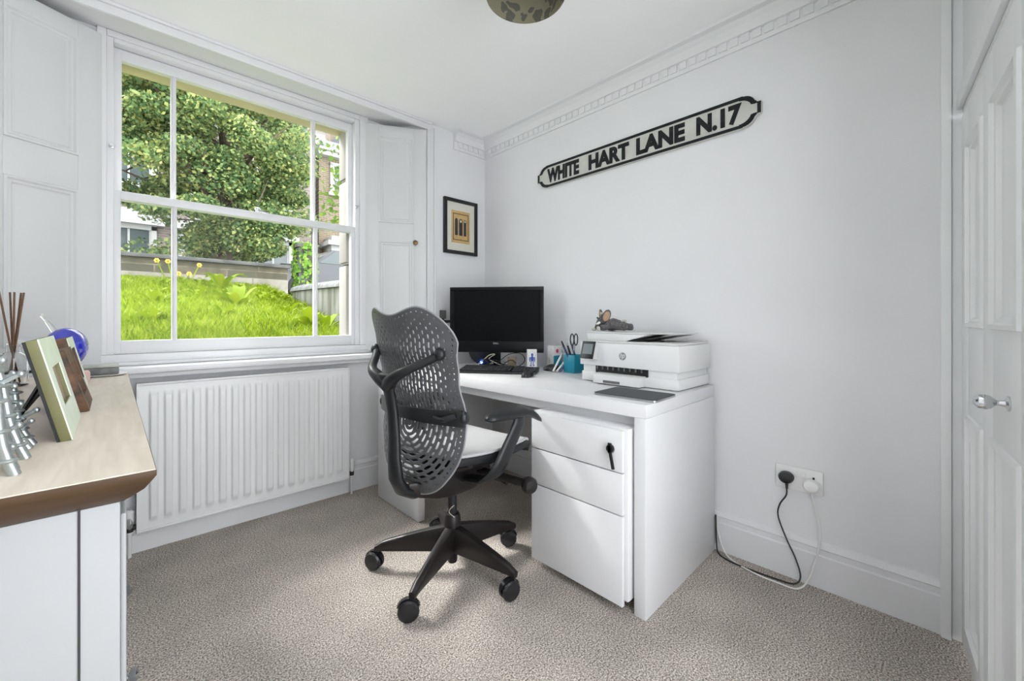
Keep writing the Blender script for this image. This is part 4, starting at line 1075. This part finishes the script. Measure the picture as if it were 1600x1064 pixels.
# double socket + plugs + cords
so = thing('wall_socket', 'white double wall socket low on the right wall', 'socket', (XR-.001, .450, .420), R(-90))
mb().box(-.084, .084, -.009, 0, -.049, .049).build('face_plate', 'white', so, bev=.003)
for x in (-.017, .010): mb().box(x, x+.014, -.013, -.009, .012, .034).build('switch', 'white', so, bev=.001)
for x in (-.052, .052):
    mb().box(x-.004, x+.004, -.0095, -.0088, .012, .022).box(x-.014, x-.007, -.0095, -.0088, -.02, -.014).box(x+.007, x+.014, -.0095, -.0088, -.02, -.014).build('pin_holes', 'gap', so)
def plug(label, y, z, m, r):
    p = thing('power_plug', label, 'plug', (XR-.0105, y, z), R(-90))
    secs = []
    for k, (d, s) in enumerate(((0, .92), (-.006, 1), (-.020, 1), (-.030, .86), (-.034, .55))):
        secs.append([(r*s*math.cos(a)*(1.05), d, r*s*math.sin(a)*(1.0 if math.sin(a) < .3 else .86)) for a in [2*math.pi*i/24 for i in range(24)]])
    mb().sweep(secs).build('shell', m, p, ang=40)
    mb().tube([(.002, -.012, -r*.8), (.002, -.012, -r-.022)], [.007, .0045], 12).build('strain_relief', m, p)
    return p
P1 = plug('black plug with a black cord in the left outlet of the wall socket', .492, .424, 'black', .027)
P2 = plug('white plug with a white cord in the right outlet of the wall socket', .402, .412, 'white', .027)
xw = XR-.03
# black cord: from plug down, s-curve, to floor and back to the desk
def cord(p, b, m):
    o = b.build('power_cord', m, p); o.matrix_parent_inverse = (Matrix.Translation(p.location) @ Matrix.Rotation(p.rotation_euler.z, 4, 'Z')).inverted()
cord(P1, mb().tube(smoothpts([(XR-.022, .490, .378), (XR-.024, .492, .345), (XR-.026, .515, .30), (XR-.030, .520, .25), (XR-.035, .49, .17), (XR-.04, .455, .10), (XR-.05, .435, .035), (XR-.07, .455, .006), (XR-.085, .53, .005), (XR-.09, .62, .005), (XR-.085, .70, .005), (XR-.055, .755, .006), (XR-.036, .772, .05), (XR-.033, .776, .17)], 8), .0032, 8), 'cable')
cord(P2, mb().tube(smoothpts([(XR-.022, .400, .366), (XR-.024, .388, .32), (XR-.028, .372, .25), (XR-.032, .375, .17), (XR-.040, .39, .10), (XR-.065, .405, .04), (XR-.10, .435, .0075), (XR-.11, .50, .006), (XR-.105, .60, .006), (XR-.06, .715, .012), (XR-.030, .765, .09), (XR-.028, .774, .17)], 8), .0034, 8), 'cablewhite')
# pendant lampshade
ls = thing('pendant_lamp', 'khaki patterned drum lampshade hanging from the ceiling at the top edge', 'lamp', (1.00, .985, 0))
b = mb(); r0, r1, zt_, zb_ = .128, .132, 2.34, 2.173
seg = 64; vs = []; fs = []
for (r, z) in ((r0, zt_), (r1, zb_), (r1-.002, zb_), (r0-.002, zt_)):
    for k in range(seg): a = 2*math.pi*k/seg; vs.append((r*math.cos(a), r*math.sin(a), z))
for i in range(4):
    for k in range(seg): fs.append((i*seg+k, i*seg+(k+1) % seg, ((i+1) % 4)*seg+(k+1) % seg, ((i+1) % 4)*seg+k))
b.raw(vs, fs).build('lamp_shade', 'shade', ls)
mb().lathe([(r1+.001, 0), (r1+.001, .006), (r1-.003, .006), (r1-.003, 0), (r1+.001, 0)], c=(0, 0, zb_-.001), seg=64, cap=False).build('rim', 'shade', ls)
mb().lathe([(.012, .06), (.014, .05), (.030, .02), (.026, -.005), (.010, -.02), (.001, -.021)], c=(0, 0, 2.24), seg=20).build('bulb', 'white', ls)
mb().tube([(0, 0, 2.29), (0, 0, H-.02)], .004, 8).lathe([(.045, 0), (.03, -.02), (.008, -.025)], c=(0, 0, H-.001), seg=24).build('cord', 'white', ls)
mb().tube([(-r0, 0, 2.295), (r0, 0, 2.295)], .0015, 6).tube([(0, -r0, 2.295), (0, r0, 2.295)], .0015, 6).build('spider', 'white', ls)

# ============================================================ OUTSIDE
def gz(x, y):
    z = .90+.125*(y-2.95)
    k = min(1, max(0, (x-1.1)/1.0)); k = k*k*(3-2*k)*min(1, max(0, (9-y)/4)); z -= .30*k
    return z + .02*math.sin(x*2.1+1)*math.sin(y*1.7)
b = mb(); nx, ny = 60, 50
vs = [(-3.5+5.9*i/nx, 2.92+6.2*j/ny, gz(-3.5+5.9*i/nx, 2.92+6.2*j/ny)) for j in range(ny+1) for i in range(nx+1)]
fs = [(j*(nx+1)+i, j*(nx+1)+i+1, (j+1)*(nx+1)+i+1, (j+1)*(nx+1)+i) for j in range(ny) for i in range(nx)]
o = b.raw(vs, fs).build('ground', 'soil'); o['kind'] = 'structure'; o['label'] = 'grass bank rising outside the window'
o = mb().box(-14, 26, 9.36, 40, 1.2, 1.62).build('street', 'asphalt', smooth=False); o['kind'] = 'structure'
# grass blades
random.seed(21); vs = []; fs = []
def blade(x, y, h, a, lean, w_):
    z = gz(x, y); ca, sa = math.cos(a), math.sin(a); lx, ly = math.cos(lean[0])*lean[1], math.sin(lean[0])*lean[1]; n = len(vs)
    vs.extend([(x-ca*w_, y-sa*w_, z-.01), (x+ca*w_, y+sa*w_, z-.01), (x+ca*w_*.8+lx*.4, y+sa*w_*.8+ly*.4, z+h*.6), (x-ca*w_*.8+lx*.4, y-sa*w_*.8+ly*.4, z+h*.6), (x+lx, y+ly, z+h)])
    fs.extend([(n, n+1, n+2, n+3), (n+3, n+2, n+4)])
cnt = 0
while cnt < 80000:
    y = 3.0+6.0*random.random()**1.7; x = -.9+(3.1)*random.random()
    if x > .49*y*1.0+.4 or x > 2.15: continue
    if x < -.25: continue
    h = random.uniform(.035, .10)*(1+.12*(y-3)); blade(x, min(y, 8.93), h, random.uniform(0, 3.14), (random.uniform(0, 6.28), h*random.uniform(.2, .9)), *[.0028+.0013*(y-3)]); cnt += 1
me = bpy.data.meshes.new('grass'); me.from_pydata(vs, [], fs); me.materials.append(M['grass']); o = bpy.data.objects.new('grass', me); C.objects.link(o)
tag(o, 'bright green long grass on the bank outside the window', 'grass', kind='stuff')
# weeds
def leafshape(L, W, bend, n=5):
    pts = []; 
    for i in range(n+1):
        t = i/n; w_ = W*math.sin(math.pi*min(1, t**.8*.98+.02))**.8; pts.append((t, w_))
    return pts
def weed(name, label, nleaf, L, W, lift, seed, m='weed', group=None):
    random.seed(seed); b = mb()
    for k in range(nleaf):
        a = 2*math.pi*k/nleaf+random.uniform(-.3, .3); l = L*random.uniform(.7, 1.15); up = lift*random.uniform(.6, 1.3)
        rings = []
        for i in range(7):
            t = i/6; r = l*t; z = up*math.sin(t*2.0)*l; w_ = W*max(.06, math.sin(math.pi*(.08+.9*t))**.8)*l/L
            rings.append([(r, -w_, z+w_*.35), (r, 0, z), (r, w_, z+w_*.35)])
        vs = [(x*math.cos(a)-y*math.sin(a), x*math.sin(a)+y*math.cos(a), z) for q in rings for x, y, z in q]
        b.raw(vs, [(i*3+j, i*3+j+1, (i+1)*3+j+1, (i+1)*3+j) for i in range(6) for j in range(2)])
    o = b.build(name, m, fix=False); tag(o, label, 'plant', group); return o
g = 'broad-leaved weeds in the grass'
w0 = weed('weed_plant', 'bright green broad-leaved weed among the grass outside', 9, .13, .030, .9, 1, group=g)
w1 = weed('weed_plant', 'bright green broad-leaved weed among the grass outside', 7, .11, .032, 1.1, 2, group=g)
random.seed(8); first = {0: True, 1: True}
spots = []
for i in range(38):
    x, y = random.uniform(.35, 2.3), random.uniform(5.6, 8.8)
    if x > .27*y-.05: x = .27*y-.25
    spots.append((x, y))
spots += [(.30, 5.2), (.9, 5.6), (1.35, 4.9), (1.5, 4.2), (1.65, 5.4), (1.2, 3.7), (1.6, 6.6), (1.75, 6.0), (1.9, 7.2), (.7, 4.3), (.2, 4.0), (1.05, 6.3), (.55, 7.1), (2.0, 7.8), (1.45, 3.5)]
for i, (x, y) in enumerate(spots):
    s = w0 if i % 2 == 0 else w1
    o = s if i < 2 else s.copy()
    if i >= 2: C.objects.link(o)
    side = 'left' if x < .095*y else ('right' if x > .335*y else 'middle')
    dep = 'low on the bank near the window' if y < 5.5 else ('half-way up the bank' if y < 7.2 else 'at the foot of the stone wall')
    o['label'] = 'broad-leaved green weed %s, seen in the %s pane' % (dep, side); o['group'] = 'broad-leaved weeds %s, %s pane' % (dep, side)
    o.location = (x, y, gz(x, y)+.01); o.rotation_euler = (0, 0, random.uniform(0, 6.28)); k = random.uniform(.7, 1.35); o.scale = (k, k, k)
o = weed('dock_plant', 'large pale flopping leaf plant in the middle of the bank', 6, .26, .06, .75, 5); o.location = (.97, 5.25, gz(.97, 5.25)+.02)
o = weed('dock_plant', 'large arching yellow-green leaves at the top of the bank near the wall', 6, .30, .07, .9, 6); o.location = (1.15, 7.3, gz(1.15, 7.3)+.05)
o = weed('dock_plant', 'broad pale leaf lying low in the grass at the left of the window', 4, .16, .035, .5, 9); o.location = (.27, 4.15, gz(.27, 4.15)+.03)
# orange flowers
fl = thing('flowering_weed', 'leggy weed with small orange flowers against the stone wall', 'plant', (.74, 8.3, gz(.74, 8.3)))
b = mb(); pb = mb(); random.seed(2)
for k in range(5):
    x = -.25+.13*k; h = random.uniform(.22, .42); b.tube([(x*.4, 0, 0), (x, 0, h)], .008, 6)
    for j in range(6): a = j*1.047; pb.ball((x+.022*math.cos(a), .0, h+.022*math.sin(a)), .014, 8, 5, (1, .5, 1))
b.build('stem', 'weed', fl); pb.build('flower', 'yellowflower', fl)
# stone wall
sw = thing('stone_wall', 'weathered stone garden wall with dark coping at the top of the bank', 'wall', (0, 9.0, 0))
mb().box(-3.5, 2.50, 0, .35, 1.2, 1.87).build('lower_course', 'stonelow', sw)
mb().box(-3.5, 2.50, .02, .35, 1.87, 2.10).build('upper_course', 'stone', sw)
mb().box(-3.5, 2.54, -.05, .42, 2.10, 2.165).build('coping', 'coping', sw, bev=.012)
# pillar with ivy
pl = thing('gate_pillar', 'short pillar covered in climbing leaves at the end of the stone wall', 'pillar', (2.86, 9.15, 0))
mb().box(-.16, .16, -.15, .15, 1.2, 2.55).box(-.2, .2, -.19, .19, 2.55, 2.62).build('pillar', 'coping', pl, bev=.01)
def leaves(n, fn, size, seed, shape=5):
    random.seed(seed); vs = []; fs = []
    for _ in range(n):
        p, nrm = fn()
        s = size*random.uniform(.6, 1.3)
        d = Vector((random.gauss(0, 1), random.gauss(0, 1), random.gauss(0, .8))) + Vector(nrm)*1.0
        d.normalize(); a = d.cross(Vector((random.gauss(0, 1), random.gauss(0, 1), random.gauss(0, 1)))).normalized(); c = d.cross(a)
        k = len(vs); p = Vector(p)
        vs += [p-a*s*.5, p-a*s*.1+c*s*.38, p+a*s*.55, p-a*s*.1-c*s*.38]
        fs.append((k, k+1, k+2, k+3))
    return vs, fs
def leafobj(name, n, fn, size, m, parent, seed, label=None):
    vs, fs = leaves(n, fn, size, seed); me = bpy.data.meshes.new(name); me.from_pydata([tuple(v) for v in vs], [], fs); me.materials.append(M[m])
    o = bpy.data.objects.new(name, me); C.objects.link(o); o.parent = parent
    if label: o['label'] = label
    return o
def fpil():
    a = random.uniform(0, 6.28); z = 1.5+1.15*random.random(); r = .17+.07*random.random()
    return (r*math.cos(a), r*math.sin(a), z), (math.cos(a), math.sin(a), 0)
leafobj('ivy', 1100, fpil, .085, 'ivy', pl, 31)
# retaining wall with rounded coping (curving)
rw = thing('retaining_wall', 'curved grey rendered retaining wall with a rounded coping', 'wall', (0, 0, 0))
path = smoothpts([(2.18, 2.95, 0), (2.20, 4.5, 0), (2.20, 5.6, 0), (2.20, 6.7, 0), (2.22, 7.5, 0), (2.30, 8.0, 0), (2.5, 8.35, 0), (2.8, 8.5, 0)], 5)
secs = []; cps = []
for i, p in enumerate(path):
    d = (path[min(i+1, len(path)-1)]-path[max(i-1, 0)]).normalized(); n = Vector((d.y, -d.x, 0))
    zt2 = 1.55+.02*(p.y-5)
    secs.append([p+Vector((0, 0, .4)), p+n*.22+Vector((0, 0, .4)), p+n*.22+Vector((0, 0, zt2)), p+Vector((0, 0, zt2))])
    cps.append([p+n*(.11-.15*math.cos(t))+Vector((0, 0, zt2+.075*math.sin(t))) for t in [math.pi*k/8 for k in range(9)]]+[p+n*.26+Vector((0, 0, zt2-.03)), p+n*-.04+Vector((0, 0, zt2-.03))])
mb().sweep(secs).build('wall_face', 'render', rw, ang=40); mb().sweep(cps).build('coping', 'rendercap', rw, ang=50)

# houses
def house_window(parent, x, z, w_, h_, arch=False):
    f = mb()
    f.box(x-w_/2-.12, x-w_/2, -.06, .05, z-.05, z+h_+.12).box(x+w_/2, x+w_/2+.12, -.06, .05, z-.05, z+h_+.12).box(x-w_/2-.12, x+w_/2+.12, -.06, .05, z+h_, z+h_+.14)
    f.box(x-w_/2-.2, x+w_/2+.2, -.14, .05, z-.14, z-.02)
    if arch: f.box(x-w_/2-.3, x+w_/2+.3, -.22, .05, z+h_+.14, z+h_+.30).prism([(x-w_/2-.3, z+h_+.30), (x+w_/2+.3, z+h_+.30), (x, z+h_+.62)], -.2, .05, 'y')
    f.box(x-.025, x+.025, -.02, .03, z, z+h_).box(x-w_/2, x+w_/2, -.03, .03, z+h_/2-.03, z+h_/2+.03).box(x-w_/2, x-w_/2+.05, -.02, .03, z, z+h_).box(x+w_/2-.05, x+w_/2, -.02, .03, z, z+h_)
    fr = f.build('window', 'extwhite', parent)
    mb().box(x-w_/2, x+w_/2, .0, .02, z, z+h_).build('glazing', 'windowdark', fr)
hA = thing('house', 'pinkish brick house with white window surrounds half hidden behind the tree', 'house', (0, 16.5, 0), 0)
mb().box(-5.5, 5.4, .03, 8, 1.4, 9.2).build('wall', 'pinkbrick', hA)
mb().box(-5.7, 5.6, -.25, 8.2, 9.2, 9.5).prism([(-5.7, 9.5), (5.6, 9.5), (4.4, 11.2), (-4.5, 11.2)], -.2, 8, 'y').build('roof', 'roofslate', hA)
for x in (-2.6, .35, 2.1, 4.1):
    for z, h_ in ((2.0, 1.75), (5.1, 1.5), (7.4, 1.2)): house_window(hA, x, z, 1.0, h_, z < 4)
hB = thing('house', 'yellow brick terraced house with a white porch and black door across the street', 'house', (5.9, 17.2, 0), R(-3))
mb().box(0, 14, .03, 8, 1.4, 7.55).build('wall', 'housebrick', hB)
mb().box(-.1, 14.2, -.28, .1, 7.55, 7.72).box(-.1, 14.2, -.4, .1, 7.72, 7.80).build('eaves', 'extwhite', hB)
mb().prism([(0, 7.8), (14, 7.8), (13, 9.4), (1.4, 9.4)], 1.2, 7, 'y').hexa([(0, -.35, 7.8), (14, -.35, 7.8), (14, 1.2, 7.8), (0, 1.2, 7.8)], [(.3, .9, 8.6), (13.7, .9, 8.6), (13.7, 1.2, 8.6), (.3, 1.2, 8.6)]).build('roof', 'roofslate', hB)
mb().box(1.2, 1.9, 2.5, 3.2, 8.5, 10.4).build('chimney', 'housebrick', hB)
for x in (3.05, 5.2):
    for z, h_ in ((6.2, 1.05), (4.75, .95)): house_window(hB, x, z, .75, h_)
house_window(hB, .9, 6.2, .75, 1.05)
house_window(hB, 3.05, 4.2, .7, .32)
# porch
b = mb().box(.15, 2.75, -1.0, .05, 3.72, 3.92).box(.0, 2.9, -1.15, .05, 3.92, 4.08).box(.2, 2.7, -.9, .05, 4.08, 4.30)
b.build('porch_canopy', 'extwhite', hB)
for x in (.25, 2.35): mb().box(x, x+.32, -.95, -.6, 1.5, 3.72).box(x-.05, x+.37, -1.0, -.55, 3.5, 3.72).build('porch_column', 'extwhite', hB)
mb().box(.57, 2.35, -.05, .05, 1.5, 3.72).build('porch_wall', 'extwhite', hB)
dr = mb().box(1.45, 2.15, -.10, -.04, 1.5, 3.1).build('front_door', 'doorblack', hB)
mb().box(1.45, 2.15, -.09, -.04, 3.18, 3.5).build('fanlight', 'windowdark', hB)
# distant pale gable
hC = thing('house', 'pale distant house roof above the terrace, seen between the leaves', 'house', (6.2, 28, 0), R(-3))
mb().box(0, 9, 0, 8, 1.4, 13.2).build('wall', 'stucco', hC)
mb().prism([(-.3, 13.2), (9.3, 13.2), (7.8, 15), (1.5, 15)], -.3, 8, 'y').build('roof', 'roofslate', hC)
# car
ca_ = thing('car', 'dark parked car behind the retaining wall', 'car', (4.75, 12.4, 1.62), R(4))
bodyp = [(-2.0, .25), (-2.05, .75), (-1.75, .88), (-1.0, .95), (-.45, 1.38), (.75, 1.42), (1.45, 1.0), (2.0, .88), (2.1, .5), (2.0, .25)]
mb().prism(bodyp, -.8, .8, 'y').build('body', 'carpaint', ca_, bev=.06, segs=3)
mb().prism([(-.85, .98), (-.42, 1.32), (.10, 1.34), (.10, .98)], -.815, .815, 'y').prism([(.18, .98), (.18, 1.34), (.7, 1.35), (1.2, 1.0)], -.815, .815, 'y').build('side_window', 'windowdark', ca_)
for x in (-1.3, 1.3):
    for y in (-.72, .72): mb().lathe([(.2, -.1), (.32, -.1), (.32, .1), (.2, .1)], c=(x, y, .32), ax='y', seg=24).build('wheel', 'blackmatt', ca_)
# big tree
tr = thing('tree', 'large leafy green and yellow tree filling the view beyond the stone wall', 'tree', (1.75, 11.4, 1.5))
random.seed(77)
br = mb().tube([(0, 0, -.1), (.05, 0, .8), (.0, .05, 1.6), (.1, 0, 2.6), (.15, 0, 4.2)], [.30, .24, .21, .16, .07], 14)
ends = []
for k in range(22):
    a = 2*math.pi*k/22*1.0+random.uniform(-.2, .2); z0 = random.uniform(1.0, 3.6); L = random.uniform(1.2, 2.1)
    p = Vector((.08, 0, z0)); q = p+Vector((math.cos(a)*L*.5, math.sin(a)*L*.5, L*.28)); e = p+Vector((math.cos(a)*L, math.sin(a)*L, L*.5))
    br.tube([p, q, e], [.07, .04, .012], 7); ends.append(e)
    for j in range(3):
        s = q+(e-q)*random.random(); t = s+Vector((random.uniform(-.8, .8), random.uniform(-.8, .8), random.uniform(-.2, .8))); br.tube([s, t], [.02, .006], 5); ends.append(t)
br.build('trunk', 'bark', tr)
blobs = []
for k in range(150):
    # ellipsoid crown shell clusters
    while True:
        x, y, z = random.uniform(-1, 1), random.uniform(-1, 1), random.uniform(-1, 1); r = x*x+y*y+z*z
        if .30 < r < 1: break
    if x < -.2 and z < -.15 and random.random() < .8: continue
    blobs.append((Vector((x*1.75, y*1.8, 3.15+z*2.75)), random.uniform(.3, .65)))
def ftree():
    c, r = random.choice(blobs); d = Vector((random.gauss(0, 1), random.gauss(0, 1), random.gauss(0, 1))).normalized()
    p = c+Vector((d.x, d.y, d.z*.6))*r*random.random()**.4
    return p, (d.x*.6, d.y*.6, .9)
leafobj('crown', 110000, ftree, .072, 'leaf', tr, 78)
# lower left tree
t2 = thing('tree', 'smaller tree with thin branches in front of the pinkish house, left of the big one', 'tree', (-.6, 10.9, 1.5))
random.seed(90); b = mb().tube([(0, 0, -.1), (.1, 0, 1.2), (-.05, .1, 2.6), (.1, 0, 4.4)], [.14, .11, .09, .03], 10)
for k in range(16):
    a = random.uniform(0, 6.28); z0 = random.uniform(.8, 3.8); L = random.uniform(1.0, 2.0); p = Vector((0, 0, z0))
    b.tube([p, p+Vector((math.cos(a)*L*.5, math.sin(a)*L*.5, .35)), p+Vector((math.cos(a)*L, math.sin(a)*L, .3))], [.035, .02, .006], 6)
b.build('trunk', 'bark', t2)
bl2 = [(Vector((random.uniform(-1.3, 1.9), random.uniform(-1.2, 1.2), random.uniform(.9, 6.0))), random.uniform(.3, .6)) for _ in range(60)]
bl2 = [(c, r) for c, r in bl2 if c.z > 2.7 or random.random() < .5]
def ft2():
    c, r = random.choice(bl2); d = Vector((random.gauss(0, 1), random.gauss(0, 1), random.gauss(0, 1))).normalized()
    return c+Vector((d.x, d.y, d.z*.6))*r*random.random()**.5, (0, 0, .9)
leafobj('crown', 24000, ft2, .085, 'leaf', t2, 91)
# overhanging near branch, top right of the window
t3 = thing('tree', 'leafy branch hanging into view at the upper right of the window', 'tree', (4.6, 8.4, 1.2))
b = mb().tube([(0, 0, -.3), (.05, 0, 1.5), (-.1, 0, 3.2), (-.3, 0, 4.6)], [.16, .13, .11, .06], 10)
random.seed(55); tw = []
for k in range(9):
    st_ = Vector((-.1-.03*k, 0, 2.4+.25*k)); e = Vector((-1.35+.35*random.random(), random.uniform(-.8, .5), 2.35+.26*k+random.uniform(-.2, .2))); m_ = (st_+e)/2+Vector((0, 0, .35))
    b.tube([st_, m_, e], [.035, .02, .006], 6); tw += [e, (e+m_)/2, m_]
b.build('trunk', 'bark', t3)
def ft3():
    c = random.choice(tw); return c+Vector((random.gauss(0, .22), random.gauss(0, .25), random.gauss(-.08, .22))), (0, -.4, .5)
leafobj('crown', 1500, ft3, .12, 'leafnear', t3, 56)
